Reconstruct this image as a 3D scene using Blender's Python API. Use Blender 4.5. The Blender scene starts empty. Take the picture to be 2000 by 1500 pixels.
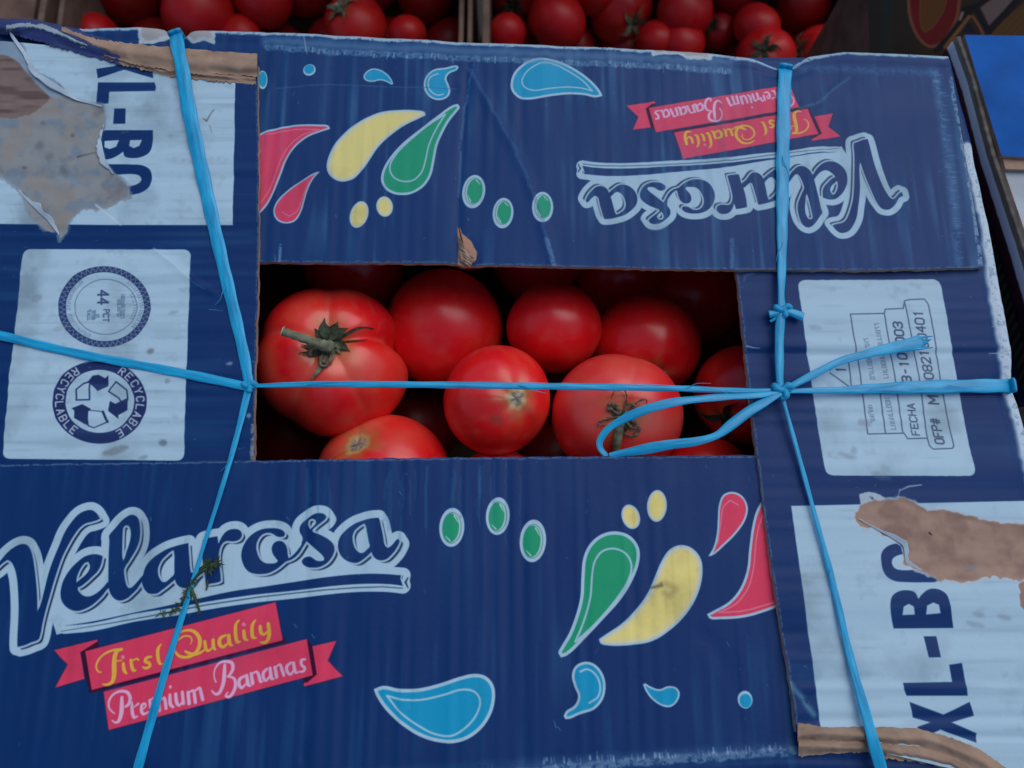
import bpy, math, random
import numpy as np
from mathutils import Vector, Matrix

# ------------------------------------------------------------------ camera, sky, sun, exposure
scene = bpy.context.scene
COL = scene.collection
HC, PITCH, FPX = 0.385, math.radians(13.0), 1511.0      # camera height above the box top, tilt off straight down, focal length
cam_d = bpy.data.cameras.new("camera")
cam = bpy.data.objects.new("camera", cam_d); COL.objects.link(cam)
cam.location = (0, 0, HC); cam.rotation_euler = (PITCH, 0, 0)
cam_d.sensor_width = 36.0; cam_d.lens = FPX / 2000 * 36
cam_d.clip_start = 0.01; cam_d.clip_end = 200
cam_d.dof.use_dof = True; cam_d.dof.focus_distance = 0.395; cam_d.dof.aperture_fstop = 8.5
scene.camera = cam

SUN_EL, SUN_AZ = math.radians(56), math.radians(42)     # azimuth clockwise from +y: behind and to the right
w = bpy.data.worlds.new("World"); scene.world = w; w.use_nodes = True
nt = w.node_tree; nt.nodes.clear()
sky = nt.nodes.new("ShaderNodeTexSky"); sky.sky_type = 'NISHITA'; sky.sun_disc = False
sky.sun_elevation = SUN_EL; sky.sun_rotation = SUN_AZ
sky.air_density = 1.0; sky.dust_density = 1.0; sky.ozone_density = 1.0
bg = nt.nodes.new("ShaderNodeBackground"); bg.inputs[1].default_value = 0.085
wo = nt.nodes.new("ShaderNodeOutputWorld")
nt.links.new(sky.outputs[0], bg.inputs[0]); nt.links.new(bg.outputs[0], wo.inputs[0])
sd = bpy.data.lights.new("sun", 'SUN'); sd.energy = 1.15; sd.angle = math.radians(58); sd.color = (1.0, 0.985, 0.96)
sun = bpy.data.objects.new("sun", sd); COL.objects.link(sun)
sdir = Vector((math.sin(SUN_AZ) * math.cos(SUN_EL), math.cos(SUN_AZ) * math.cos(SUN_EL), math.sin(SUN_EL)))
sun.rotation_euler = sdir.to_track_quat('Z', 'Y').to_euler(); sun.location = sdir * 3
vs = scene.view_settings
vs.view_transform = 'Standard'; vs.look = 'None'; vs.exposure = 0.22; vs.gamma = 1.0; vs.use_curve_mapping = False

rng = np.random.default_rng(7); random.seed(7)
MM = 0.001

# ------------------------------------------------------------------ measuring: photo pixel -> point on a height
S_, C_ = math.sin(PITCH), math.cos(PITCH)
def U(p, z=0.0):
    p = np.asarray(p, float)
    a = (p[..., 0] - 1000) / FPX; b = (750 - p[..., 1]) / FPX
    ry = S_ + b * C_; rz = -C_ + b * S_
    t = (z - HC) / rz
    return np.stack([a * t, ry * t], -1)
def U3(px, py, z):
    q = U((px, py), z); return Vector((q[0], q[1], z))
def Uz(p, zf):
    p = np.asarray(p, float); q = U(p, 0.0)
    for _ in range(3):
        q = U(p, zf(q[..., 0], q[..., 1]))
    return q
def sstep(a, b, x):
    t = np.clip((x - a) / (b - a), 0, 1); return t * t * (3 - 2 * t)

# ------------------------------------------------------------------ object helpers
def link(o, parent=None):
    COL.objects.link(o)
    if parent is not None: o.parent = parent
    return o
def tag(o, label=None, cat=None, group=None, kind=None):
    if label: o["label"] = label
    if cat: o["category"] = cat
    if group: o["group"] = group
    if kind: o["kind"] = kind
    return o
def empty(name, loc=(0, 0, 0)):
    o = bpy.data.objects.new(name, None); o.empty_display_size = 0.02
    COL.objects.link(o); o.location = loc
    return o
def mesh_obj(name, V, F, mats, parent=None, smooth=True, mi=None, uv=None, col=None, sharp=None):
    me = bpy.data.meshes.new(name)
    me.from_pydata([tuple(map(float, v)) for v in V], [], F)
    for m in (mats if isinstance(mats, (list, tuple)) else [mats]): me.materials.append(m)
    if mi is not None: me.polygons.foreach_set("material_index", np.asarray(mi, np.int32))
    me.polygons.foreach_set("use_smooth", np.full(len(me.polygons), smooth))
    if uv is not None:
        ul = me.uv_layers.new(name="UVMap")
        li = np.zeros(len(me.loops), np.int32); me.loops.foreach_get("vertex_index", li)
        ul.data.foreach_set("uv", np.asarray(uv, np.float32)[li].ravel())
    if col is not None:
        at = me.color_attributes.new("skin", 'FLOAT_COLOR', 'POINT')
        at.data.foreach_set("color", np.asarray(col, np.float32).ravel())
    me.update()
    if sharp: 
        me.set_sharp_from_angle(angle=math.radians(sharp))
    o = bpy.data.objects.new(name, me)
    if parent is not None:
        COL.objects.link(o); o.parent = parent
    else: COL.objects.link(o)
    return o
def box_vf(x0, x1, y0, y1, z0, z1):
    V = [(x, y, z) for z in (z0, z1) for y in (y0, y1) for x in (x0, x1)]
    F = [(0, 2, 3, 1), (4, 5, 7, 6), (0, 1, 5, 4), (2, 6, 7, 3), (0, 4, 6, 2), (1, 3, 7, 5)]
    return V, F

# ------------------------------------------------------------------ noise on grids
def _cub(a, n, axis):
    m = a.shape[axis]
    x = np.linspace(0, m - 3.001, n) + 1 - 1
    i = x.astype(int); f = x - i; f = f * f * (3 - 2 * f)
    A = np.take(a, i, axis=axis); B = np.take(a, i + 1, axis=axis)
    sh = [1, 1]; sh[axis] = n; f = f.reshape(sh)
    return A * (1 - f) + B * f
def vnoise(h, w_, ch, cw, seed):
    r = np.random.default_rng(seed)
    a = r.random((max(4, int(h / ch) + 4), max(4, int(w_ / cw) + 4)))
    return _cub(_cub(a, h, 0), w_, 1)
def fbm(h, w_, c, seed, octv=4):
    s = 0; tot = 0
    for k in range(octv):
        g = 0.5 ** k; cc = max(1.2, c * g)
        s = s + g * vnoise(h, w_, cc, cc, seed + 17 * k); tot += g
    return s / tot

# ------------------------------------------------------------------ curves
def smooth_loop(P, closed=True, corner=58, n=5):
    P = np.asarray(P, float); N = len(P); out = []
    def tang(i):
        if not closed and (i == 0 or i == N - 1): return None
        a, b, c = P[(i - 1) % N], P[i], P[(i + 1) % N]
        u, v = b - a, c - b
        lu, lv = np.hypot(*u) + 1e-9, np.hypot(*v) + 1e-9
        ang = math.degrees(math.acos(np.clip(np.dot(u, v) / lu / lv, -1, 1)))
        if ang > corner: return None
        t = (u / lu + v / lv); return t / (np.hypot(*t) + 1e-9)
    T = [tang(i) for i in range(N)]
    for i in range(N if closed else N - 1):
        a, b = P[i], P[(i + 1) % N]; L = np.hypot(*(b - a))
        ta = T[i] * L if T[i] is not None else (b - a)
        tb = T[(i + 1) % N] * L if T[(i + 1) % N] is not None else (b - a)
        for k in range(n):
            t = k / n
            h1 = 2*t**3 - 3*t*t + 1; h2 = t**3 - 2*t*t + t; h3 = -2*t**3 + 3*t*t; h4 = t**3 - t*t
            out.append(h1 * a + h2 * ta + h3 * b + h4 * tb)
    if not closed: out.append(P[-1])
    return np.array(out)
def zc(pts, ox, oy, s):
    return [(ox + p[0] / s, oy + p[1] / s) + tuple(p[2:]) for p in pts]

# ------------------------------------------------------------------ print: ink on a flap, rastered in the flap's own plane
class Ink:
    def __init__(s, x0, x1, y0, y1, base, res=0.25 * MM):
        s.x0, s.y0, s.res = x0, y0, res
        s.w = int((x1 - x0) / res); s.h = int((y1 - y0) / res)
        s.x1 = x0 + s.w * res; s.y1 = y0 + s.h * res
        s.img = np.empty((s.h, s.w, 3)); s.img[:] = np.array(base) / 255.
        s.X = x0 + (np.arange(s.w) + .5) * res; s.Y = y0 + (np.arange(s.h) + .5) * res
    def window(s, lo, hi):
        i0 = max(0, int((lo[0] - s.x0) / s.res)); i1 = min(s.w, int((hi[0] - s.x0) / s.res) + 2)
        j0 = max(0, int((lo[1] - s.y0) / s.res)); j1 = min(s.h, int((hi[1] - s.y0) / s.res) + 2)
        return i0, i1, j0, j1
    def sdf(s, loops, margin=4 * MM, win=None):
        A = np.concatenate([np.asarray(l) for l in loops])
        if win is None:
            win = s.window(A.min(0) - margin, A.max(0) + margin)
        i0, i1, j0, j1 = win
        if i1 <= i0 or j1 <= j0: return None, None
        X, Y = np.meshgrid(s.X[i0:i1], s.Y[j0:j1])
        d2 = np.full(X.shape, 1e9); par = np.zeros(X.shape, bool)
        for l in loops:
            l = np.asarray(l)
            for a, b in zip(l, np.roll(l, -1, 0)):
                e = b - a; L2 = e @ e
                if L2 < 1e-14: continue
                wx = X - a[0]; wy = Y - a[1]
                t = np.clip((wx * e[0] + wy * e[1]) / L2, 0, 1)
                q = (wx - t * e[0]) ** 2 + (wy - t * e[1]) ** 2
                np.minimum(d2, q, out=d2)
                c = (a[1] > Y) != (b[1] > Y)
                if abs(e[1]) > 1e-12:
                    par ^= c & (X < a[0] + (Y - a[1]) / e[1] * e[0])
        d = np.sqrt(d2); d[par] *= -1
        return (slice(j0, j1), slice(i0, i1)), d
    def strokes(s, paths, margin=3 * MM):
        """paths: lists of (x, y, r) in metres; signed distance to the union of tapered strokes"""
        A = np.concatenate([np.asarray(p) for p in paths])
        win = s.window(A[:, :2].min(0) - margin, A[:, :2].max(0) + margin)
        i0, i1, j0, j1 = win
        if i1 <= i0 or j1 <= j0: return None, None
        X, Y = np.meshgrid(s.X[i0:i1], s.Y[j0:j1]); d = np.full(X.shape, 1.0)
        for p in paths:
            p = np.asarray(p)
            for a, b in zip(p[:-1], p[1:]):
                e = b[:2] - a[:2]; L2 = e @ e + 1e-15
                wx = X - a[0]; wy = Y - a[1]
                t = np.clip((wx * e[0] + wy * e[1]) / L2, 0, 1)
                np.minimum(d, np.hypot(wx - t * e[0], wy - t * e[1]) - (a[2] + (b[2] - a[2]) * t), out=d)
        return (slice(j0, j1), slice(i0, i1)), d
    def put(s, sl, d, color, grow=0., soft=.22 * MM, alpha=1., rough=0., seed=3):
        if sl is None: return
        if rough: d = d + (fbm(d.shape[0], d.shape[1], 10, seed, 4) - .5) * 2 * rough
        m = np.clip(.5 - (d - grow) / (2 * soft), 0, 1) * alpha
        c = np.array(color) / 255.
        s.img[sl] = s.img[sl] * (1 - m[..., None]) + c * m[..., None]
    def fill(s, poly, color, **k):
        mg = k.pop("margin", 4 * MM)
        sl, d = s.sdf([poly], mg); s.put(sl, d, color, **k)
    def line(s, paths, color, **k):
        sl, d = s.strokes(paths); s.put(sl, d, color, **k)
    def image(s, name):
        im = bpy.data.images.new(name, s.w, s.h, alpha=False)
        px = np.ones((s.h, s.w, 4), np.float32); px[..., :3] = np.clip(s.img, 0, 1)
        im.pixels.foreach_set(px.ravel()); im.update(); im.pack()
        return im
    def uv(s, xy):
        xy = np.asarray(xy); return np.stack([(xy[..., 0] - s.x0) / (s.x1 - s.x0), (xy[..., 1] - s.y0) / (s.y1 - s.y0)], -1)

# ------------------------------------------------------------------ materials
def mat(name, color=(.5, .5, .5), rough=.5, spec=.5, image=None, attr=None, bump=0., bscale=400., bdist=.0004, coat=0., var=0., vscale=60., sss=0.):
    m = bpy.data.materials.new(name); m.use_nodes = True
    t = m.node_tree; b = t.nodes["Principled BSDF"]
    b.inputs["Roughness"].default_value = rough
    b.inputs["Specular IOR Level"].default_value = spec
    if coat: b.inputs["Coat Weight"].default_value = coat; b.inputs["Coat Roughness"].default_value = .3
    src = None
    if image:
        n = t.nodes.new("ShaderNodeTexImage"); n.image = image; n.interpolation = 'Cubic'; n.extension = 'EXTEND'; src = n.outputs[0]
    elif attr:
        n = t.nodes.new("ShaderNodeVertexColor"); n.layer_name = attr; src = n.outputs[0]
    tc = t.nodes.new("ShaderNodeTexCoord")
    if var:
        nz = t.nodes.new("ShaderNodeTexNoise"); nz.inputs["Scale"].default_value = vscale; nz.inputs["Detail"].default_value = 6
        t.links.new(tc.outputs["Object"], nz.inputs["Vector"])
        mr = t.nodes.new("ShaderNodeMapRange"); mr.inputs[1].default_value = .3; mr.inputs[2].default_value = .7
        mr.inputs[3].default_value = 1 - var; mr.inputs[4].default_value = 1 + var
        t.links.new(nz.outputs[0], mr.inputs[0])
        mx = t.nodes.new("ShaderNodeMix"); mx.data_type = 'RGBA'; mx.blend_type = 'MULTIPLY'; mx.inputs[0].default_value = 1
        if src: t.links.new(src, mx.inputs[6])
        else: mx.inputs[6].default_value = (*color, 1)
        t.links.new(mr.outputs[0], mx.inputs[7]); src = mx.outputs[2]
    if src: t.links.new(src, b.inputs["Base Color"])
    else: b.inputs["Base Color"].default_value = (*color, 1)
    if bump:
        nz = t.nodes.new("ShaderNodeTexNoise"); nz.inputs["Scale"].default_value = bscale; nz.inputs["Detail"].default_value = 5
        t.links.new(tc.outputs["Object"], nz.inputs["Vector"])
        bp = t.nodes.new("ShaderNodeBump"); bp.inputs["Strength"].default_value = bump; bp.inputs["Distance"].default_value = bdist
        t.links.new(nz.outputs[0], bp.inputs["Height"]); t.links.new(bp.outputs[0], b.inputs["Normal"])
        rr = t.nodes.new("ShaderNodeMapRange"); rr.inputs[3].default_value = rough - .08; rr.inputs[4].default_value = rough + .1
        nz2 = t.nodes.new("ShaderNodeTexNoise"); nz2.inputs["Scale"].default_value = 35
        t.links.new(tc.outputs["Object"], nz2.inputs["Vector"])
        t.links.new(nz2.outputs[0], rr.inputs[0]); t.links.new(rr.outputs[0], b.inputs["Roughness"])
    if sss:
        b.inputs["Subsurface Weight"].default_value = sss
        b.inputs["Subsurface Radius"].default_value = (1.0, .25, .15); b.inputs["Subsurface Scale"].default_value = .003
    return m
M_KRAFT = mat("kraft_board", (.36, .24, .17), .8, .25, bump=.5, bscale=300, var=.25, vscale=90)
M_KRAFT_DARK = mat("old_kraft_board", (.17, .10, .075), .85, .2, bump=.4, bscale=250, var=.3, vscale=50)
M_PLY = mat("crate_board", (.19, .12, .09), .8, .25, bump=.4, bscale=250, var=.3, vscale=70)
M_NAVY = mat("navy_board", (.022, .04, .16), .5, .4, bump=.3, bscale=350, var=.2)
M_SKIN = mat("tomato_skin", rough=.29, spec=.6, attr="skin", bump=.06, bscale=250, bdist=.0002, sss=.08)
M_DRY = mat("withered_calyx", (.17, .14, .095), .8, .2, bump=.6, bscale=700, var=.6, vscale=500)
M_CALYX = mat("dried_calyx", (.04, .055, .03), .75, .3, bump=.5, bscale=600, var=.6, vscale=400)
M_STEM = mat("tomato_stem", (.17, .18, .11), .7, .3, bump=.5, bscale=600, var=.4, vscale=300)
M_CUT = mat("stem_cut", (.55, .48, .40), .8, .2)
M_LEAF = mat("herb_green", (.03, .06, .016), .6, .4, var=.5, vscale=200)

def lenticels(m):
    t = m.node_tree; b = t.nodes["Principled BSDF"]; src = b.inputs["Base Color"].links[0].from_socket
    tc = t.nodes.new("ShaderNodeTexCoord"); n = t.nodes.new("ShaderNodeTexNoise"); n.inputs["Scale"].default_value = 750; n.inputs["Detail"].default_value = 2
    n2_ = t.nodes.new("ShaderNodeTexNoise"); n2_.inputs["Scale"].default_value = 60; n2_.inputs["Detail"].default_value = 4
    t.links.new(tc.outputs["Object"], n.inputs["Vector"]); t.links.new(tc.outputs["Object"], n2_.inputs["Vector"])
    r = t.nodes.new("ShaderNodeMapRange"); r.inputs[1].default_value = .66; r.inputs[2].default_value = .78; r.inputs[4].default_value = .45
    r2 = t.nodes.new("ShaderNodeMapRange"); r2.inputs[1].default_value = .5; r2.inputs[2].default_value = .75; r2.inputs[4].default_value = .16
    ad = t.nodes.new("ShaderNodeMath"); ad.operation = 'ADD'; t.links.new(n.outputs[0], r.inputs[0]); t.links.new(n2_.outputs[0], r2.inputs[0])
    t.links.new(r.outputs[0], ad.inputs[0]); t.links.new(r2.outputs[0], ad.inputs[1])
    mx = t.nodes.new("ShaderNodeMix"); mx.data_type = 'RGBA'; mx.inputs[7].default_value = (.78, .20, .12, 1)
    t.links.new(ad.outputs[0], mx.inputs[0]); t.links.new(src, mx.inputs[6]); t.links.new(mx.outputs[2], b.inputs["Base Color"])
lenticels(M_SKIN)
M_SKIN_DULL = mat("dull_tomato_skin", rough=.42, spec=.4, attr="skin", bump=.06, bscale=250, bdist=.0002)
# ink colours (sRGB, as printed)
NAVY, WHITE, CYAN, GREEN, YELLOW, PINK, MAROON, KRAFT = (4, 50, 106), (180, 209, 224), (12, 158, 200), (26, 160, 112), (248, 228, 134), (236, 64, 98), (60, 8, 44), (190, 142, 118)
GOLD, ROSEW = (248, 186, 70), (244, 186, 216)

# ------------------------------------------------------------------ heights of the four interlocked flaps (a pinwheel: each lies on the next)
TH = 3.0 * MM; UP = 3.7 * MM
def z_top(x, y):    return UP * sstep(-.10, .10, x)                   # left end under the left flap, right end over the right flap
def z_left(x, y):   return UP * sstep(-.06, .10, y)                   # back end on top, front end under
def z_bot(x, y):    return UP * (1 - sstep(-.10, .10, x))
def z_right(x, y):  return UP * (1 - sstep(-.06, .12, y))

PT = lambda P: Uz(np.asarray(P, float)[:, :2], z_top)
PB = lambda P: Uz(np.asarray(P, float)[:, :2], z_bot)
PL = lambda P: Uz(np.asarray(P, float)[:, :2], z_left)
PR = lambda P: Uz(np.asarray(P, float)[:, :2], z_right)

# the same print turned round: pixel map from the front flap to the back flap, and from the right flap to the left
def hom(A, B):
    rows = []
    for (x, y), (u, v) in zip(A, B):
        rows += [[x, y, 1, 0, 0, 0, -u*x, -u*y, -u], [0, 0, 0, x, y, 1, -v*x, -v*y, -v]]
    S = np.diag([1e-3, 1e-3, 1, 1e-3, 1e-3, 1, 1e-6, 1e-6, 1e-3])
    h = S @ np.linalg.svd(np.array(rows) @ S)[2][-1]; return h.reshape(3, 3)
def warp(A, B):
    A = np.asarray(A, float); B = np.asarray(B, float); H = hom(A, B)
    def ap(p):
        p = np.asarray(p, float); q = np.c_[p[:, :2], np.ones(len(p))] @ H.T; return q[:, :2] / q[:, 2:]
    R = B - ap(A)
    def f(p):
        p = np.asarray(p, float)[:, :2]
        d2 = ((p[:, None] - A[None]) ** 2).sum(-1); wgt = 1 / (d2 + 60. ** 2); 
        corr = (wgt[..., None] * R[None]).sum(1) / (wgt.sum(1)[:, None] + 1 / 300. ** 2)
        return ap(p) + corr
    return f
WB = [(1093.6,1278.6),(1170.6,1252),(730.6,1346.8),(1455.7,1366.6),(882.4,1030),(972,1008),(1040.8,1056.4),(795.6,1060),(213,1012),(21.5,1273),(105,1270),(108,1343),(657,1251.5),(669,1321)]
WT = [(896.5,202.8),(831.8,223.8),(1176.5,187),(604,138),(1060,404.7),(983,415),(925.5,371.8),(1129.5,393),(1613,440),(1701,265),(1642.5,265),(1627,222),(1235,256),(1224,205.6)]
front_to_back = warp(WB, WT)
s9, s1 = 2.6786, 3.5714
WR = zc([(760,1055),(780,1120),(1065,950),(1000,960),(870,812),(935,812),(955,920),(893,920),(712,770),(1025,768)], 1480, 940, s9) + [(1545, 988)]
WL = zc([(1080,635),(1080,570),(690,725),(755,730),(875,860),(790,860),(795,760),(875,760),(1060,915),(655,905)], 0, 0, s1) + [(455, 440)]
right_to_left = warp(WR, WL)
#@@PRINT
# ------------------------------------------------------------------ the wording and drops printed on the front flap (photo pixels)
Z1 = lambda p: zc(p, 0, 960, 4.4125)
Z2 = lambda p: zc(p, 110, 970, 6.0)
Z3 = lambda p: zc(p, 260, 1000, 7.5)
Z4 = lambda p: zc(p, 400, 990, 7.5)
Z5 = lambda p: zc(p, 580, 970, 7.1417)
Z6 = lambda p: zc(p, 90, 1170, 5.768)
Z7 = lambda p: zc(p, 370, 1170, 5.768)
ZB = lambda p: zc(p, 680, 920, 2.2727)
LETTERS = [
 [Z1([(-70,640),(-20,618),(60,530),(130,475),(190,452),(235,462),(262,500),(285,580),(300,680),(312,790),(320,900),(322,1030),(345,985),(380,860),(415,720),(460,590),(510,470),(560,350),(620,260),(680,195),(740,165),(790,160),(825,180),(850,210),(862,235),(840,246),(790,262),(740,275),(690,310),(640,375),(590,460),(540,560),(500,670),(465,780),(430,900),(395,1020),(365,1140),(345,1240),(330,1275),(270,1300),(210,1325),(148,1340),(146,1310),(150,1200),(158,1080),(160,950),(155,840),(145,740),(125,660),(95,605),(65,590),(30,612),(-30,665),(-75,690)])],
 [Z2([(545,700),(520,688),(470,675),(400,680),(330,705),(260,755),(190,820),(130,900),(85,980),(60,1060),(50,1140),(60,1210),(95,1270),(150,1315),(215,1338),(280,1335),(350,1310),(420,1270),(480,1220),(540,1160),(598,1085),(640,1060),(635,985),(605,1000),(560,1050),(500,1110),(440,1150),(380,1170),(320,1160),(280,1130),(255,1095),(250,1065),(290,1050),(350,1005),(420,940),(480,880),(520,810),(535,750)]),
  Z2([(235,1005),(240,950),(265,880),(300,820),(340,775),(375,765),(390,790),(395,830),(375,880),(330,930),(280,970),(250,995)])],
 [Z2([(620,455),(650,415),(700,360),(760,290),(820,240),(880,213),(930,225),(965,265),(980,330),(985,420),(975,510),(945,600),(900,680),(850,760),(810,820),(795,860),(800,930),(812,1000),(830,1050),(850,1070),(880,1065),(930,1020),(1000,940),(1040,900),(1040,970),(1005,1000),(950,1080),(890,1140),(840,1185),(790,1210),(740,1218),(690,1200),(650,1160),(625,1110),(612,1050),(610,950),(612,800),(615,650),(622,520)]),
  Z2([(782,400),(790,360),(815,338),(850,345),(868,380),(875,440),(868,500),(850,570),(825,640),(805,710),(785,750),(775,700),(775,600),(778,480)])],
 [Z3([(815,455),(740,470),(660,490),(580,515),(500,545),(420,590),(340,640),(270,700),(215,760),(180,820),(155,900),(140,960),(135,1040),(150,1090),(185,1150),(230,1190),(300,1198),(360,1190),(420,1150),(500,1090),(570,1030),(620,990),(635,1040),(680,1090),(740,1112),(800,1105),(850,1070),(900,1010),(960,940),(1050,860),(1050,770),(1000,800),(940,850),(880,890),(850,880),(838,800),(830,680),(820,560)]),
  Z3([(600,560),(560,580),(490,640),(430,700),(390,770),(370,840),(375,920),(400,980),(440,1025),(490,1020),(550,970),(605,910),(610,830),(610,740),(612,650)])],
 [Z4([(-15,480),(0,472),(60,455),(130,440),(190,432),(195,480),(205,540),(225,500),(260,430),(310,370),(370,335),(440,325),(500,335),(540,375),(545,430),(515,475),(460,500),(400,505),(340,500),(290,515),(250,560),(225,620),(213,700),(215,800),(225,900),(237,1000),(242,1085),(200,1105),(120,1120),(50,1130),(20,1128),(14,1080),(5,980),(-15,870),(-28,760),(-32,640),(-25,540)])],
 [Z4([(1172,400),(1160,365),(1120,335),(1050,315),(960,312),(870,320),(780,350),(700,400),(630,470),(575,560),(545,650),(540,730),(560,820),(600,900),(660,955),(740,980),(830,985),(930,970),(1010,935),(1080,890),(1140,840),(1190,800),(1250,780),(1320,740),(1380,680),(1430,600),(1490,500),(1440,450),(1420,540),(1370,620),(1310,690),(1250,740),(1225,750),(1215,700),(1205,620),(1185,560),(1140,510),(1090,498),(1030,515),(990,560),(978,620),(995,690),(1030,740),(1070,790),(1040,820),(970,830),(890,825),(830,790),(790,730),(765,660),(755,590),(765,520),(800,450),(850,400),(910,380),(970,385),(1020,410),(1060,435),(1110,440),(1150,435)])],
 [Z5([(415,285),(390,250),(340,232),(280,232),(210,260),(140,310),(80,360),(45,410),(35,460),(45,510),(70,550),(78,600),(60,650),(100,660),(130,620),(190,670),(260,730),(320,780),(360,820),(385,860),(380,890),(330,900),(270,890),(225,860),(190,840),(150,838),(100,855),(70,895),(75,930),(110,965),(160,985),(230,990),(300,985),(370,960),(430,920),(480,860),(515,790),(525,720),(505,660),(460,610),(400,570),(330,535),(270,510),(230,495),(215,470),(240,440),(290,400),(350,355),(395,318)]),
  Z5([(155,360),(180,320),(220,310),(260,330),(268,365),(245,400),(210,435),(185,455),(165,420)])],
 [Z5([(1140,295),(1060,300),(980,315),(900,340),(820,370),(740,420),(670,480),(610,550),(580,620),(573,690),(585,760),(620,830),(680,885),(750,915),(820,925),(870,910),(930,870),(990,820),(1040,770),(1060,820),(1100,865),(1150,885),(1210,885),(1260,865),(1310,820),(1370,750),(1410,680),(1430,620),(1415,590),(1390,600),(1350,650),(1310,690),(1270,715),(1235,690),(1215,640),(1205,570),(1190,490),(1170,400),(1155,330)]),
  Z5([(940,375),(900,395),(850,430),(800,480),(775,550),(778,620),(795,690),(830,750),(880,785),(930,780),(975,740),(1015,695),(1005,640),(990,560),(975,480),(960,410)])],
]
BAR = [(128,1222),(180,1214),(260,1197),(327,1183),(380,1171),(453,1155),(507,1147),(573,1137),(640,1127),(706,1121),(748,1121),(787,1124),(785,1134),(787,1144),(762,1141),(720,1140),(678,1142),(636,1146),(580,1153),(493,1162),(400,1176),(353,1185),(260,1199),(180,1217)]
BARLINE = [(120,1233,.6),(229,1215,1),(289,1204,1.2),(400,1182,1.3),(507,1166,1.3),(580,1158,1.2),(636,1152,1.2),(692,1148,1.2),(748,1146,1.2),(786,1149,1)]
FILLW = [(100,1205),(130,1130),(230,1110),(300,1090),(420,1065),(480,1060),(600,1050),(720,1040),(760,1092),(772,1112),(600,1130),(300,1188),(110,1240)]
RIB = dict(
 top=[(166,1272),(538,1176),(552,1250.6),(179,1347.7)], low=[(202,1351),(599,1248),(611,1319),(212,1426)],
 taill=[(105,1270),(190,1249),(191,1255),(157,1274),(164.5,1326),(108,1343),(131.6,1298)],
 foldl=[(157,1274),(190,1253),(194,1264),(166,1272),(179,1348),(171,1340)],
 tailr=[(610,1262),(657,1251.5),(640.5,1290),(669,1321),(593.6,1341),(592,1336),(618,1317)],
 foldr=[(599,1248),(610,1262),(619,1317),(600,1333),(592,1333),(592,1326),(611,1319)])
GOLDS = [Z6(p) for p in [
 [(855,570,12),(800,585,20),(772,650,24),(765,750,26),(765,850,25),(745,930,20),(690,965,14),(640,960,9)],
 [(855,560,10),(740,580,13),(640,630,12),(580,700,11),(563,770,10),(590,820,9),(620,825,7)], [(790,700,8),(850,690,8)],
 [(868,725,16),(878,800,19),(905,840,10)], [(955,690,17),(965,760,19),(985,805,17),(1012,802,9)], [(980,690,9),(1020,672,11),(1042,685,11)],
 [(1188,648,11),(1135,662,16),(1120,700,17),(1165,722,17),(1172,755,15),(1128,778,15),(1093,765,9)],
 [(1298,510,9),(1265,560,17),(1263,640,19),(1280,720,16),(1312,732,7)],
 [(1480,400,9),(1560,355,13),(1660,360,17),(1725,430,21),(1730,520,21),(1690,600,19),(1610,650,17),(1520,650,15),(1460,600,13),(1447,530,12),(1480,470,11),(1550,420,10),(1620,420,9),(1645,460,8),(1630,505,6)],
 [(1570,590,13),(1640,620,19),(1720,612,15),(1790,570,9)]]] + [Z7(p) for p in [
 [(175,480,18),(188,560,19),(220,582,13),(262,545,10)], [(270,460,18),(275,540,19),(298,570,9)],
 [(412,408,13),(352,440,19),(342,500,21),(380,540,17),(432,500,12)], [(445,410,19),(455,500,21),(487,520,8)],
 [(562,238,10),(525,290,17),(523,400,20),(540,480,18),(577,478,8)], [(615,360,18),(625,440,19),(657,463,9)],
 [(742,240,10),(710,290,17),(705,370,19),(715,430,18),(752,438,8)],
 [(795,310,17),(805,380,19),(840,400,13),(882,360,12)], [(885,280,19),(897,380,21),(885,450,19),(850,490,16),(798,488,9)]]]
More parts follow.
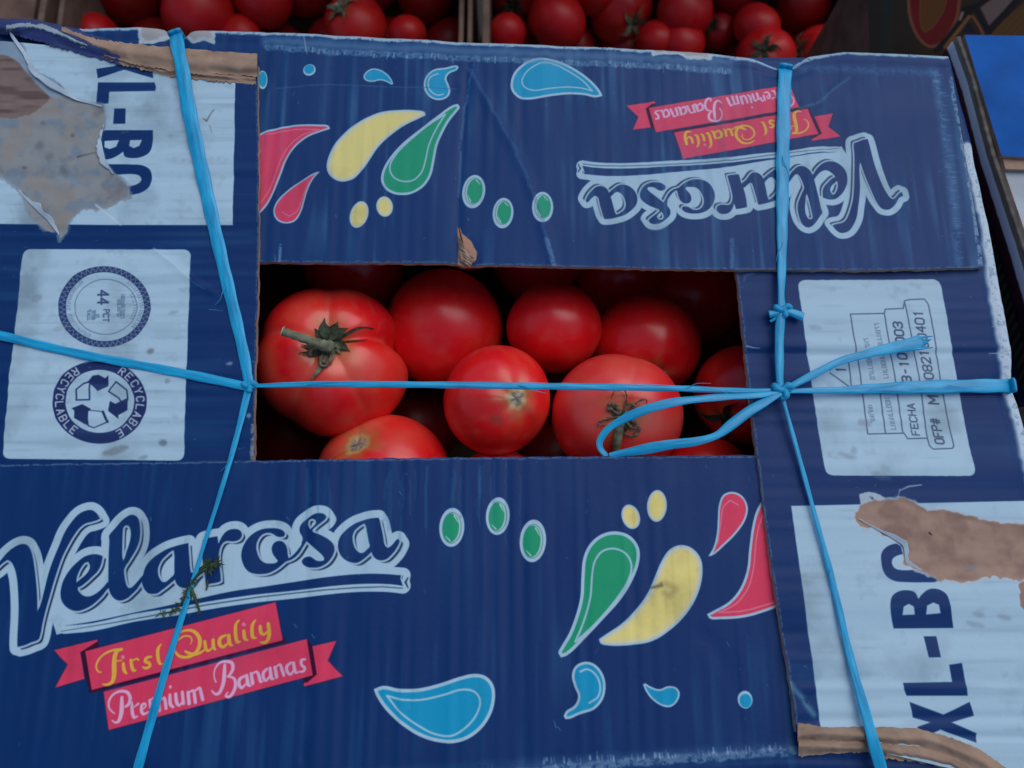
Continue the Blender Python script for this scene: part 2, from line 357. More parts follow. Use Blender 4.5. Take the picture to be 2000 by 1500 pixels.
ROSES = [Z6(p) for p in [
 [(852,1110,16),(852,1200,22),(845,1290,22),(820,1370,18),(780,1392,11),(742,1368,7)],
 [(770,1290,7),(715,1240,9),(705,1160,11),(750,1080,12),(830,1040,14),(910,1050,16),(947,1110,19),(932,1180,18),(890,1215,10)],
 [(965,1170,15),(970,1260,19),(990,1330,16),(1032,1320,7)], [(995,1215,7),(1042,1178,12)],
 [(1080,1250,7),(1122,1212,9),(1120,1180,11),(1085,1190,15),(1075,1250,17),(1100,1295,15),(1162,1268,9)],
 [(1170,1140,15),(1180,1215,17)], [(1190,1130,10),(1220,1115,13),(1235,1170,16)], [(1270,1150,17),(1277,1255,19)], [(1285,1145,9),(1330,1112,13),(1345,1170,17),(1352,1232,16)],
 [(1395,1080,15),(1400,1180,19),(1432,1218,12)], [(1460,1070,17),(1470,1160,19),(1500,1200,13),(1542,1150,11)], [(1535,1050,17),(1547,1175,18)],
 [(1600,1050,17),(1612,1175,19)], [(1615,1050,10),(1660,1030,13),(1672,1090,17),(1682,1165,17)], [(1685,1030,10),(1730,1002,15),(1747,1060,19),(1765,1132,18)],
 [(1400,985,13),(1401,995,13)]]] + [Z7(p) for p in [
 [(400,740,14),(395,830,20),(385,940,20),(350,1040,18),(300,1072,13),(253,1030,7)],
 [(300,932,9),(280,870,7),(290,790,8),(340,720,12),(410,702,15),(480,720,18),(490,790,18),(450,860,13),(430,872,9),(500,890,14),(522,960,19),(500,1040,18),(450,1100,16),(410,1090,11),(432,1050,7)],
 [(622,868,13),(570,900,17),(560,960,19),(590,1000,15),(632,960,11)], [(645,860,17),(660,960,19),(692,980,7)],
 [(695,840,17),(710,950,19)], [(705,842,9),(755,820,13),(780,870,17),(797,930,16),(822,928,7)],
 [(872,788,13),(830,830,17),(830,890,17),(860,920,13),(902,870,11)], [(905,780,17),(920,890,19),(952,898,7)],
 [(960,770,17),(980,880,19)], [(975,762,9),(1020,740,13),(1040,800,17),(1062,862,15)],
 [(1142,718,13),(1095,760,17),(1100,820,17),(1140,850,13),(1172,800,11)], [(1170,720,17),(1190,820,17),(1222,828,7)],
 [(1302,680,11),(1260,690,15),(1260,740,15),(1297,780,15),(1280,815,13),(1233,820,9)]]]
ROSEDOT = Z6([(863,652,18),(868,658,18)]), Z7([(613,283,18),(618,288,18)])
DROPS = [  # outline, colour, border in px, inner white loop
 (ZB([(933,806),(945,828),(970,820),(1050,745),(1130,660),(1210,570),(1265,480),(1292,400),(1290,340),(1255,290),(1195,268),(1130,278),(1075,320),(1045,380),(1035,470),(1030,560),(1010,640),(980,720),(945,780)]), GREEN, 6.5,
  ZB([(1008,758),(1045,670),(1075,560),(1083,460),(1095,400),(1130,355),(1185,345),(1235,370),(1258,420),(1245,480),(1200,555),(1140,630),(1080,695),(1020,748)])),
 (ZB([(1113,745),(1120,765),(1160,775),(1260,772),(1350,755),(1430,705),(1500,635),(1550,550),(1572,460),(1565,390),(1530,345),(1480,328),(1430,345),(1390,400),(1360,470),(1330,540),(1280,610),(1210,680),(1150,720)]), YELLOW, 7.0, None),
 (ZB([(1598,378),(1620,340),(1635,280),(1640,210),(1645,150),(1665,105),(1705,92),(1750,110),(1775,160),(1765,215),(1725,275),(1670,330),(1613,376)]), PINK, 4.0,
  ZB([(1640,320),(1655,220),(1665,160),(1695,130),(1732,150)])),
 (ZB([(1592,635),(1605,655),(1650,658),(1760,650),(1850,625),(1920,595),(2010,500),(2030,380),(2010,250),(1960,150),(1900,110),(1850,120),(1815,170),(1795,240),(1780,350),(1770,440),(1740,520),(1690,580),(1630,615)]), PINK, 5.0,
  ZB([(1900,580),(1760,620),(1645,628),(1720,590),(1775,520),(1800,430),(1810,320),(1822,250),(1845,185)])),
 (ZB([(113,968),(125,1000),(170,1065),(240,1130),(320,1180),(400,1205),(490,1205),(570,1165),(630,1090),(652,1010),(645,950),(610,910),(560,900),(490,915),(400,945),(310,965),(220,965),(155,953)]), CYAN, 6.5,
  ZB([(172,998),(240,1015),(330,1015),(420,995),(510,970),(560,980),(585,1015),(570,1080),(520,1140),(460,1175),(390,1170),(310,1130),(230,1070)])),
 (ZB([(956,1087),(965,1102),(985,1100),(1030,1080),(1090,1060),(1130,1015),(1143,950),(1125,890),(1085,852),(1040,848),(1005,870),(993,910),(1005,960),(1020,1000),(1005,1040),(968,1065)]), CYAN, 5.0,
  ZB([(1030,890),(1060,880),(1095,900),(1118,950),(1110,1000),(1070,1030)])),
 (ZB([(1308,948),(1320,975),(1345,1010),(1390,1042),(1430,1048),(1460,1025),(1472,985),(1455,960),(1420,955),(1380,968),(1340,955),(1318,941)]), CYAN, 3.5, None),
]
def oval(cx, cy, rx, ry, tilt=0, n=36):
    t = np.linspace(0, 2*np.pi, n, endpoint=False); a = math.radians(tilt)
    x, y = rx*np.cos(t), ry*np.sin(t)
    return np.stack([cx + x*math.cos(a) - y*math.sin(a), cy + x*math.sin(a) + y*math.cos(a)], -1)
def oz(cx, cy, rx, ry, tilt=0): 
    return oval(680 + cx/2.2727, 920 + cy/2.2727, rx/2.2727, ry/2.2727, tilt)

def print_front(ink, M, both=True):
    """M maps front-flap pixels into the flap's plane"""
    o = M([(500,1100),(510,1100),(507,1105)])
    sc = np.hypot(*(o[1]-o[0])) / 10.; off = o[2] - o[0]
    loops = [[M(smooth_loop(l, n=4)) for l in L] for L in LETTERS]
    bar = M(smooth_loop(BAR, n=3)); fillw = M(FILLW)
    A = np.concatenate([l for L in loops for l in L] + [bar])
    win = ink.window(A.min(0) - 9*MM, A.max(0) + 9*MM)
    i0, i1, j0, j1 = win; sl = (slice(j0, j1), slice(i0, i1))
    D = np.full((j1-j0, i1-i0), 1.0)
    for L in loops:
        s2, d = ink.sdf(L, 9*MM)
        if s2 is None: continue
        a = D[s2[0].start-j0:s2[0].stop-j0, s2[1].start-i0:s2[1].stop-i0]; np.minimum(a, d, out=a)
    _, Dbar = ink.sdf([bar], win=win); _, Dfill = ink.sdf([fillw], win=win)
    sx, sy = int(round(off[0]/ink.res)), int(round(off[1]/ink.res))
    Doff = np.full_like(D, 1.0)
    H, W = D.shape
    ys, yd = (slice(0, H-sy), slice(sy, H)) if sy >= 0 else (slice(-sy, H), slice(0, H+sy))
    xs, xd = (slice(0, W-sx), slice(sx, W)) if sx >= 0 else (slice(-sx, W), slice(0, W+sx))
    Doff[yd, xd] = D[ys, xs]
    white = np.minimum(np.minimum(D - 15.5*sc, Doff - 12.5*sc), np.minimum(Dbar - 15*sc, Dfill))
    ro = M([(816,1136)])[0]
    X, Y = np.meshgrid(ink.X[i0:i1], ink.Y[j0:j1])
    white = np.maximum(white, 7.5*sc - np.hypot(X-ro[0], Y-ro[1]))
    ink.put(sl, white, WHITE)
    shade = np.maximum(Doff + 0.3*sc, 4.2*sc - D)                     # thin printed line down the right of every letter
    ink.put(sl, np.maximum(Doff - 1*sc, 1*sc - D), (150,170,190), alpha=.75)
    ink.put(sl, np.maximum(D - 4.0*sc, 1*sc - D), WHITE, alpha=.55)
    ink.put(sl, shade, (28,52,84))
    ink.line([[tuple(q) + (p[2]*sc,) for q, p in zip(M(BARLINE), BARLINE)]], (70,98,122))
    e = [(786,1120,1.5),(783,1130,1.2),(788,1142,1.5)]
    ink.put(sl, Dbar, NAVY); ink.put(sl, D, NAVY)
    ink.line([[tuple(q) + (p[2]*sc,) for q, p in zip(M(e), e)]], WHITE)
    e = [(797,1128,1.),(792,1137,2.),(797,1148,1.)]
    ink.line([[tuple(q) + (p[2]*sc,) for q, p in zip(M(e), e)]], (40,60,95))
    # ribbon
    for k in ("taill", "tailr", "top", "low"): ink.fill(M(RIB[k]), (70,25,60), grow=1.6*sc, soft=.5*MM, alpha=.5)
    for k in ("taill", "tailr"): ink.fill(M(RIB[k]), PINK)
    for k in ("foldl", "foldr"): ink.fill(M(RIB[k]), MAROON)
    e = [(178,1348,5),(553,1251,4.5)]
    ink.line([[tuple(q) + (p[2]*sc,) for q, p in zip(M(e), e)]], MAROON)
    ink.fill(M(RIB["top"]), PINK); ink.fill(M(RIB["low"]), PINK)
    st = lambda ps, g=1.: [[tuple(q) + (p[2]/5.768*sc*g,) for q, p in zip(M(Q), Q)] for Q in [soft3(P) for P in ps]]
    ink.line(st(GOLDS, 1.25), (150,45,50), alpha=.5, soft=.4*MM); ink.line(st(GOLDS, 1.06), GOLD)
    ink.line(st(ROSES, 1.2), (170,60,90), alpha=.4, soft=.4*MM); ink.line(st(ROSES, 1.04), ROSEW)
    ink.line(st(ROSEDOT), (240,150,150))
    # drops
    for P, c, b, inner in DROPS:
        sl, d = ink.sdf([M(smooth_loop(P, n=4))]); ink.put(sl, d, WHITE)
        if c == YELLOW:
            ink.put(sl, d, (232,222,176), grow=-b*.6*sc, soft=.5*MM); ink.put(sl, d, c, grow=-b*1.5*sc, soft=1.2*MM)
        else: ink.put(sl, d, c, grow=-b*sc)
        if inner is not None:
            cl = len(inner) > 9
            L = smooth_loop(inner, cl and c in (GREEN, CYAN), n=4)
            if cl and c in (GREEN, CYAN): L = np.r_[L, L[:1]]
            wd = 1.9 if c != PINK else 1.1
            ink.line([[tuple(q) + (wd*sc,) for q in M(L)]], WHITE if c != PINK else (236,140,160))
    for cx, cy, rx, ry in ((460,250,56,87),(664,200,53,84),(820,310,59,95)):
        ink.fill(M(oz(cx,cy,rx,ry,4)), WHITE)
        sl, d = ink.sdf([M(oz(cx,cy+2,rx*.76,ry*.80,4))]); sl2, d2 = ink.sdf([M(oz(cx-5,cy+2,rx*.66,ry*.74,4))])
        ink.put(sl, d, (60,100,120)); ink.put(sl, d + .25*MM, (190,215,210)); ink.put(sl2, d2, GREEN)
        e = [(680+(cx+rx*.20)/2.2727, 920+(cy-ry*.60)/2.2727, 1.4),(680+(cx+rx*.5)/2.2727, 920+(cy-ry*.25)/2.2727, .5)]
        ink.line([[tuple(q) + (p[2]*sc,) for q, p in zip(M(e), e)]], (215,232,226))
        e = [(680+(cx-rx*.50)/2.2727, 920+(cy+ry*.45)/2.2727, .6),(680+(cx-rx*.15)/2.2727, 920+(cy+ry*.68)/2.2727, 1.3)]
        ink.line([[tuple(q) + (p[2]*sc,) for q, p in zip(M(e), e)]], (215,232,226))
    for cx, cy, rx, ry, t in ((1254,203,40,56,-18),(1370,155,44,71,3)):
        sl, d = ink.sdf([M(oz(cx,cy,rx,ry,t))]); ink.put(sl, d, WHITE)
        ink.put(sl, d, (232,222,176), grow=-3*sc, soft=.4*MM); ink.put(sl, d, YELLOW, grow=-6.5*sc, soft=.9*MM)
    for cx, cy in ((1763,1015),):
        sl, d = ink.sdf([M(oz(cx,cy,33,40,-10))]); ink.put(sl, d, WHITE); sl, d = ink.sdf([M(oz(cx+2,cy+5,26,31,-10))]); ink.put(sl, d, CYAN)

def soft3(P):
    if len(P) < 3: return [tuple(map(float, p)) for p in P]
    P = [np.array(p, float) for p in P]; out = []
    for i in range(len(P)-1):
        p0, p1, p2, p3 = P[max(i-1, 0)], P[i], P[i+1], P[min(i+2, len(P)-1)]
        for k in range(4):
            t = k/4; out.append(.5*((2*p1) + (p2-p0)*t + (2*p0-5*p1+4*p2-p3)*t*t + (3*p1-p0-3*p2+p3)*t**3))
    out.append(P[-1]); return [tuple(q) for q in out]
# ------------------------------------------------------------------ small single-stroke lettering
GLY = {'R':"0,0 0,6 3,6 4,5 4,4 3,3 0,3|2,3 4,0",'E':"4,0 0,0 0,6 4,6|0,3 3,3",'C':"4,5 3,6 1,6 0,5 0,1 1,0 3,0 4,1",'Y':"0,6 2,3 4,6|2,3 2,0",'L':"0,6 0,0 4,0",
 'A':"0,0 2,6 4,0|1,2 3,2",'B':"0,0 0,6 3,6 4,5 4,4 3,3 4,2 4,1 3,0 0,0|0,3 3,3",'F':"0,0 0,6 4,6|0,3 3,3",'H':"0,0 0,6|4,0 4,6|0,3 4,3",'O':"1,0 0,1 0,5 1,6 3,6 4,5 4,1 3,0 1,0",
 '#':"1,0 1.6,6|2.6,0 3.2,6|0,2 4,2|0,4 4,4",'M':"0,0 0,6 2,2 4,6 4,0",'P':"0,0 0,6 3,6 4,5 4,4 3,3 0,3",'T':"2,0 2,6|0,6 4,6",'-':"1,3 3,3",'0':"1,0 0,1 0,5 1,6 3,6 4,5 4,1 3,0 1,0",
 '1':"1,5 2,6 2,0",'2':"0,5 1,6 3,6 4,5 4,4 0,0 4,0",'3':"0,5 1,6 3,6 4,5 4,4 3,3 4,2 4,1 3,0 1,0 0,1|3,3 1.5,3",'4':"3,0 3,6 0,2 4,2",'8':"1,3 0,4 0,5 1,6 3,6 4,5 4,4 3,3 1,3 0,2 0,1 1,0 3,0 4,1 4,2 3,3",
 'I':"2,0 2,6",'N':"0,0 0,6 4,0 4,6",'S':"0,1 1,0 3,0 4,1 4,2 3,3 1,3 0,4 0,5 1,6 3,6 4,5",'D':"0,0 0,6 2.5,6 4,4.5 4,1.5 2.5,0 0,0",'X':"0,0 4,6|0,6 4,0",' ':""}
def glyph(ch, o, ux, uy, r):
    """strokes of one letter: o origin px, ux/uy px vectors of one cell unit"""
    out = []
    for part in GLY[ch].split("|"):
        if not part: continue
        P = []
        for q in part.split(" "):
            a, b = map(float, q.split(","))
            P.append((o[0] + ux[0]*a + uy[0]*b, o[1] + ux[1]*a + uy[1]*b, r))
        out.append(P if len(P) > 1 else P*2)
    return out
def words(txt, a, b, hgt, r, up):
    """text from px a to px b, letter height vector up*hgt"""
    a, b = np.array(a, float), np.array(b, float); n = len(txt)
    adv = (b - a) / n; ux = adv * .72 / 4; uy = np.array(up, float); uy = uy / np.hypot(*uy) * hgt / 6
    out = []
    for k, ch in enumerate(txt): out += glyph(ch, a + adv*(k + .14), ux, uy, r)
    return out
def st_px(ink, M, paths, color, sc, **k):
    ink.line([[tuple(q) + (p[2]*sc,) for q, p in zip(M(P), P)] for P in paths], color, **k)

def rounded(Q, r):
    out = []; Q = np.array(Q, float); n = len(Q)
    for i in range(n):
        a, b, c = Q[i-1], Q[i], Q[(i+1) % n]
        u = (a-b)/np.hypot(*(a-b)); v = (c-b)/np.hypot(*(c-b)); p, q = b + u*r, b + v*r
        for k in range(7):
            t = k/6; out.append((1-t)**2*p + 2*t*(1-t)*b + t*t*q)
    return np.array(out)
# ------------------------------------------------------------------ wear: rubbed flutes, scuffs, flecks
def rub(ink, along_y, seed, amount=.2):
    h, w_ = ink.h, ink.w
    if along_y:   # flutes run front to back, streaks vary across x
        fine = vnoise(h, w_, 260, 9, seed); mid = vnoise(h, w_, 150, 30, seed+1)
    else:
        fine = vnoise(h, w_, 9, 260, seed); mid = vnoise(h, w_, 30, 150, seed+1)
    big = fbm(h, w_, 220, seed+2, 3)
    m = np.clip((fine*.6 + mid*.4 - .52) * 3.2, 0, 1) * np.clip((big - .32) * 3, .12, 1) * amount
    c = np.array((104,150,180)) / 255.
    lum = ink.img.mean(-1)
    m = m * np.clip(1.15 - lum*1.6, 0.05, 1)
    ink.img[:] = ink.img*(1 - m[..., None]) + c*m[..., None]
    grime = np.clip((fbm(h, w_, 120, seed+5, 5) - .55) * 2.2, 0, .5) * .35
    g2 = np.clip((fbm(h, w_, 30, seed+8, 4) - .70) * 6, 0, 1) * .10 + np.clip(((vnoise(h, w_, 90, 8, seed+12) if along_y else vnoise(h, w_, 8, 90, seed+12)) - .72) * 4, 0, 1) * .07
    g = (grime + g2) * np.clip((lum - .35) * 2.5, 0.15, 1)
    ink.img[:] *= (1 - g[..., None] * np.array((.95, .92, .92))*.8)
    # flecks of bare paper
    r = np.random.default_rng(seed + 30)
    for _ in range(90):
        x, y = ink.x0 + r.random()*(ink.x1-ink.x0), ink.y0 + r.random()*(ink.y1-ink.y0)
        a = r.random()*6.28; L = r.exponential(.9)*MM + .15*MM
        if r.random() < .55: a = (math.pi/2 if along_y else 0) + r.normal()*.25
        dx, dy = math.cos(a)*L, math.sin(a)*L; q = (.10 + .16*r.random())*MM
        ink.line([[(x, y, q), (x+dx, y+dy, q*.4)]], (150,175,195), alpha=.25 + .5*r.random())
def scuff(ink, path, M, wpx, sc, color, alpha, thr, cell, seed, soft=.5):
    """broken pale scuffing along a crease"""
    P = M(path); seg = np.hypot(*np.diff(P, axis=0).T); s = np.linspace(0, 1, max(3, int(seg.sum()/(3*MM)))); cs = np.r_[0, np.cumsum(seg)]/seg.sum()
    P = np.stack([np.interp(s, cs, P[:, 0]), np.interp(s, cs, P[:, 1])], -1); r0 = np.random.default_rng(seed)
    P = P + r0.normal(size=P.shape)*min(.35*MM, wpx*sc*.3)
    sl, d = ink.strokes([[tuple(q) + (0.0,) for q in P]], margin=(wpx+4)*sc)
    if sl is None: return
    n = fbm(d.shape[0], d.shape[1], cell, seed, 3)
    n = (n - n.min()) / (n.max() - n.min() + 1e-6)
    n = .6*n + .4*fbm(d.shape[0], d.shape[1], max(2.5, cell*.3), seed+3, 2)
    m = np.clip((wpx*sc - d) / (soft*wpx*sc), 0, 1) * np.clip((n - thr*.85) * 5, 0, 1) * alpha
    c = np.array(color) / 255.
    ink.img[sl] = ink.img[sl]*(1 - m[..., None]) + c*m[..., None]
def ticks(ink, path, M, sc, n, length, color, seed, spread=2., alpha=.8):
    P = M(path); seg = np.hypot(*np.diff(P, axis=0).T); cs = np.r_[0, np.cumsum(seg)]
    r = np.random.default_rng(seed); L = []
    for _ in range(n):
        s = r.random()*cs[-1]; i = min(np.searchsorted(cs, s, 'right') - 1, len(P)-2); t = (s - cs[i]) / seg[i]
        p = P[i] + (P[i+1]-P[i])*t; e = (P[i+1]-P[i]) / seg[i]; nrm = np.array([-e[1], e[0]])
        o = p + nrm*r.normal()*spread*sc; q = o + nrm*length*sc*(.4 + r.random())
        ra = (.7 + r.random()*1.3)*sc
        sl, d = ink.strokes([[(o[0], o[1], ra), (q[0], q[1], ra*.6)]], margin=1*MM)
        ink.put(sl, d, color, alpha=alpha*(.3 + .7*r.random()), soft=.3*MM)
def bounds(P, m=0.01):
    P = np.asarray(P); return P[:, 0].min()-m, P[:, 0].max()+m, P[:, 1].min()-m, P[:, 1].max()+m
SC = .255*MM

# flap outlines in photo pixels: outer = at the box rim, inner = at the opening
TOP_O = [(-40,36),(20,40),(90,48),(160,58),(265,55),(318,58),(336,67),(352,70),(368,60),(420,62),(600,68),(900,84),(1100,92),(1250,98),(1380,106),(1470,116),(1515,127),(1533,131),(1552,126),(1580,112),(1650,104),(1750,107),(1852,112)]
TOP_I = [(-30,508),(510,512),(700,513),(890,514),(905,519),(960,517),(1100,521),(1300,525),(1440,527),(1700,528),(1800,526),(1922,522)]
LEFT_O = [(-36,62),(-60,500),(-110,900),(-170,1490)]
LEFT_I = [(503,158),(505,320),(505,500),(501,640),(498,760),(497,830),(496,905),(488,1200),(480,1490)]
RIGHT_O = [(1850,112),(1890,270),(1925,430),(1948,560),(1972,690),(1978,760),(2003,850),(2060,1150),(2125,1510)]
RIGHT_I = [(1389,112),(1437,530),(1455,690),(1462,760),(1478,890),(1490,985),(1505,1100),(1523,1210),(1540,1310),(1548,1370),(1557,1450)]
BOT_O = [(-170,1600),(300,1575),(1000,1542),(1300,1525),(1550,1512),(2110,1530)]
BOT_I = [(-130,912),(0,906),(300,902),(500,899),(700,896),(900,893),(1200,891),(1478,889),(1610,888)]

TOP_O = [(x, y-9) for x, y in TOP_O]; RIGHT_O = [(x+11, y) for x, y in RIGHT_O]      # the rim rounds over, so the board runs on a little past the edge one sees
# ---- back flap
ink_top = Ink(*bounds(PT(TOP_O + TOP_I)), NAVY)
print_front(ink_top, lambda P: PT(front_to_back(P)))
ink_top.img[:] = ink_top.img*.92 + np.array((78,126,168))/255.*.08
rub(ink_top, True, 11, .5)
mt = lambda P: PT(P)
ink_top.fill(PT(oval(513,156,9.5,18,0)), WHITE); ink_top.fill(PT(oval(513,155,7.5,15,0)), CYAN)
band = [(520,80),(900,99),(1100,108),(1250,114),(1420,124)]
scuff(ink_top, band, mt, 17, SC, (80,120,160), .8, .05, 40, 5, .9)
scuff(ink_top, [(x, y+14) for x, y in band], mt, 9, SC, (120,160,188), .5, .3, 6, 6)
scuff(ink_top, [(x, y+6) for x, y in TOP_O[3:]], mt, 10, SC, (165,188,205), .95, .22, 8, 7)
ticks(ink_top, [(x, y+11) for x, y in TOP_O[9:16]], mt, SC, 120, 7, (175,195,210), 8, 2)
ticks(ink_top, [(x, y+18) for x, y in band], mt, SC, 130, 8, (140,175,200), 9, 3)
for q in ([(266,40),(350,40),(350,64),(345,76),(330,72),(300,84),(272,86)], [(358,40),(422,42),(418,85),(398,78),(375,83),(362,70)], [(1268,84),(1305,86),(1330,88),(1392,92),(1388,118),(1340,117),(1325,106),(1290,108),(1274,110)]):
    ink_top.fill(PT(q), (176,190,200), rough=.8*MM, seed=21, soft=.4*MM); ink_top.fill(PT(q), (150,135,128), rough=1.6*MM, grow=-2*MM, seed=22, alpha=.5, soft=.6*MM)
scuff(ink_top, [(1824,140),(1836,200),(1850,300),(1862,400),(1872,515)], mt, 15, SC, (100,145,180), .42, .3, 7, 12, .9)
ticks(ink_top, [(1824,140),(1836,200),(1850,300),(1862,400),(1872,515)], mt, SC, 70, 12, (120,160,190), 112, 5, .5)
scuff(ink_top, [(1856,150),(1880,270),(1900,390),(1916,515)], mt, 7, SC, (140,165,185), .8, .4, 8, 13)
scuff(ink_top, [(1560,128),(1700,138),(1830,142)], mt, 15, SC, (80,125,165), .38, .35, 7, 14, .9)
scuff(ink_top, [(915,130),(940,175),(975,235),(1010,300),(1050,400),(1082,515)], mt, 5, SC, (85,122,168), .32, .25, 9, 15)
scuff(ink_top, [(925,120),(915,170),(900,260),(896,380)], mt, 4, SC, (80,120,160), .5, .3, 12, 16)
scuff(ink_top, [(540,172),(640,164),(760,168),(890,172)], mt, 2.2, SC, (60,105,155), .5, .2, 12, 17)
scuff(ink_top, [(1660,150),(1640,165),(1600,200),(1560,215)], mt, 4, SC, (70,115,155), .45, .3, 12, 18)
scuff(ink_top, [(1430,470),(1428,520)], mt, 6, SC, (120,150,185), .4, .3, 7, 19)
scuff(ink_top, [(1068,470),(1082,520)], mt, 7, SC, (130,165,195), .45, .3, 7, 19)
scuff(ink_top, [(548,480),(545,512)], mt, 4, SC, (120,150,190), .7, .2, 12, 19)
scuff(ink_top, [(x, y-2) for x, y in TOP_I[1:]], mt, 2.2, SC, (150,150,160), .4, .4, 5, 20)
st_px(ink_top, mt, [[(592,62,.8),(596,85,.7),(600,106,.6)]], (170,180,190), SC)
ink_top.fill(PT([(893,438),(899,445),(902,455),(920,470),(932,492),(930,506),(915,520),(893,520),(895,480)]), KRAFT, rough=.3*MM)
st_px(ink_top, mt, [[(895,440,1.0),(902,470,1.6),(915,518,2.6)]], (40,28,28), SC)
IM_TOP = ink_top.image("back_flap_print")

# ---- front flap
ink_bot = Ink(*bounds(PB(BOT_O + BOT_I)), NAVY)
print_front(ink_bot, PB)
rub(ink_bot, True, 41, .26)
mb = PB
r_ = np.random.default_rng(5)
for _ in range(26):
    x = 600 + r_.random()*420; y = 900 + r_.random()*40; L = 30 + r_.random()*120
    scuff(ink_bot, [(x, y), (x-1, y+L)], mb, 2 + 3*r_.random(), SC, (60,115,150), .2, .2, 12, int(x))
scuff(ink_bot, [(1000,1512),(1100,1500),(1300,1484),(1440,1474),(1560,1466)], mb, 9, SC, (150,180,200), .85, .36, 9, 44)
scuff(ink_bot, [(300,1540),(1000,1503),(1550,1466)], mb, 20, SC, (60,95,140), .6, .2, 20, 45, .9)
ticks(ink_bot, [(1060,1492),(1300,1478),(1550,1463)], mb, SC, 60, 8, (160,185,205), 46, 2)
scuff(ink_bot, [(x, y+3) for x, y in BOT_I[1:]], mb, 2.2, SC, (165,160,170), .45, .35, 5, 47)
st_px(ink_bot, mb, [[(1282,1146,3),(1300,1140,5),(1318,1150,6),(1308,1164,5),(1296,1158,4)]], (150,128,80), SC, alpha=.4, soft=1.3*MM)
st_px(ink_bot, mb, [[(1272,1148,2),(1292,1143,3)], [(1288,1141,1.5),(1292,1138,1.5)]], (90,80,60), SC, alpha=.6, soft=.4*MM)
for x, y in ((940,1330),(1420,1255),(1090,1420),(575,1220),(610,1240),(560,1010),(780,960)):
    st_px(ink_bot, mb, [[(x, y, 1.2),(x+5, y+7, .6)]], (120,150,175), SC, alpha=.5)
IM_BOT = ink_bot.image("front_flap_print")

# ---- the panel lettering shared by the left and right flaps
Z9 = lambda p: zc(p, 1480, 940, s9)
XLB = [[Z9([(795,1155),(975,1222),(1110,1155),(1135,1228),(1015,1262),(1148,1320),(1145,1368),(955,1300),(850,1345),(835,1285),(905,1262),(815,1237)])],
 [Z9([(760,1055),(1018,1050),(1000,960),(1066,950),(1100,1122),(780,1122),(765,1090)])], [Z9([(870,812),(936,811),(956,920),(893,921)])],
 [smooth_loop(Z9([(712,770),(1025,768),(1010,690),(1000,640),(980,590),(940,565),(890,565),(855,590),(835,615),(815,580),(780,570),(735,575),(700,600),(690,640),(696,700)]), corner=50, n=4), Z9([(755,700),(819,697),(812,655),(785,640),(758,656)]), Z9([(878,697),(953,690),(942,645),(912,633),(880,650)])],
 [smooth_loop(Z9([(645,420),(648,375),(680,340),(730,325),(800,318),(870,318),(930,335),(965,380),(985,440),(978,490),(940,522),(860,528),(770,527),(710,520),(665,490)]), n=4), smooth_loop(Z9([(700,430),(705,405),(740,385),(800,380),(870,385),(910,410),(918,440),(900,458),(830,462),(750,465),(715,455)]), n=4)]]
PANEL = [(1545,988),(2140,975),(2230,1520),(1612,1520),(1602,1420),(1590,1320)]
def print_panel(ink, M):
    ink.fill(M(PANEL), WHITE)
    for L in XLB:
        sl, d = ink.sdf([M(l) for l in L]); ink.put(sl, d, NAVY)

# ---- right flap
ink_r = Ink(*bounds(PR(RIGHT_O + RIGHT_I)), NAVY)
print_panel(ink_r, PR)
ink_r.fill(PR(rounded([(1556,548),(1836,545),(1906,930),(1612,929)], 17)), WHITE, rough=.15*MM)
Z8 = lambda p: zc(p, 1620, 560, 4.4133)
LINK = (52,68,98)
r1 = 1.15
tab = [[(175,240),(470,232),(480,195),(635,188),(650,120),(690,110),(820,105),(850,150),(900,400),(960,800),(1040,1200),(1080,1370),(1065,1392),(900,1398),(870,1370),(850,1303),(680,1308),(650,1260),(335,1268),(300,1000),(250,650),(175,240)],
 [(470,232),(530,560),(580,850),(640,1255)], [(650,140),(735,560),(790,850),(850,1300)], [(440,915),(490,1262)], [(285,915),(1000,905)],
 [(165,655),(190,860)], [(0,745),(175,862)], [(0,720),(80,650),(150,590),(165,655)]]
st_px(ink_r, PR, [[q + (r1,) for q in Z8(P)] for P in tab], LINK, SC, alpha=.85)
def col(txt, x0, y0, x1, y1, hgt, r, a=.9):      # columns of text read upwards on this flap
    q = Z8([(x0, y0), (x1, y1)]); st_px(ink_r, PR, words(txt, q[0], q[1], hgt, r, (-1, -.05)), LINK, SC, alpha=a)
col("OFP#", 1000,1360, 950,1130, 17, 1.5); col("M", 950,1020, 935,930, 19, 1.7); col("0082100401", 915,870, 795,200, 17, 1.5)
col("FECHA", 785,1285, 735,1000, 14, 1.2); col("3-10-003", 712,830, 620,300, 17, 1.7)
col("1", 140,735, 132,700, 18, 1.6)
rr = np.random.default_rng(3)
def scribble(M, ink, a, b, n, hgt, up, color, sc, alpha=.65, r=.8):
    a, b = np.array(a, float), np.array(b, float); up = np.array(up, float); up /= np.hypot(*up)
    for k in range(n):
        o = a + (b - a)*(k + .15)/n; e = (b - a)/n*.6; u = up*hgt
        kind = rr.integers(4)
        P = [[o, o+u], [o+e, o+e+u*(.6 + .4*rr.random())]] if kind == 0 else [[o+u, o, o+e]] if kind == 1 else [[o, o+u, o+u+e, o+e, o]] if kind == 2 else [[o+e+u, o+u, o+u*.5+e*.8, o+e]]
        st_px(ink, M, [[tuple(q) + (r,) for q in p] for p in P], color, sc, alpha=alpha)
for (a, b, n, hg) in (((400,1170),(365,1015),6,8),((580,1230),(520,950),9,9),((390,800),(330,440),12,8),((510,790),(420,310),16,8)):
    q = Z8([a, b]); scribble(PR, ink_r, q[0], q[1], n, hg, (-1, 0), (70,90,110), SC)
rub(ink_r, False, 71, .22)
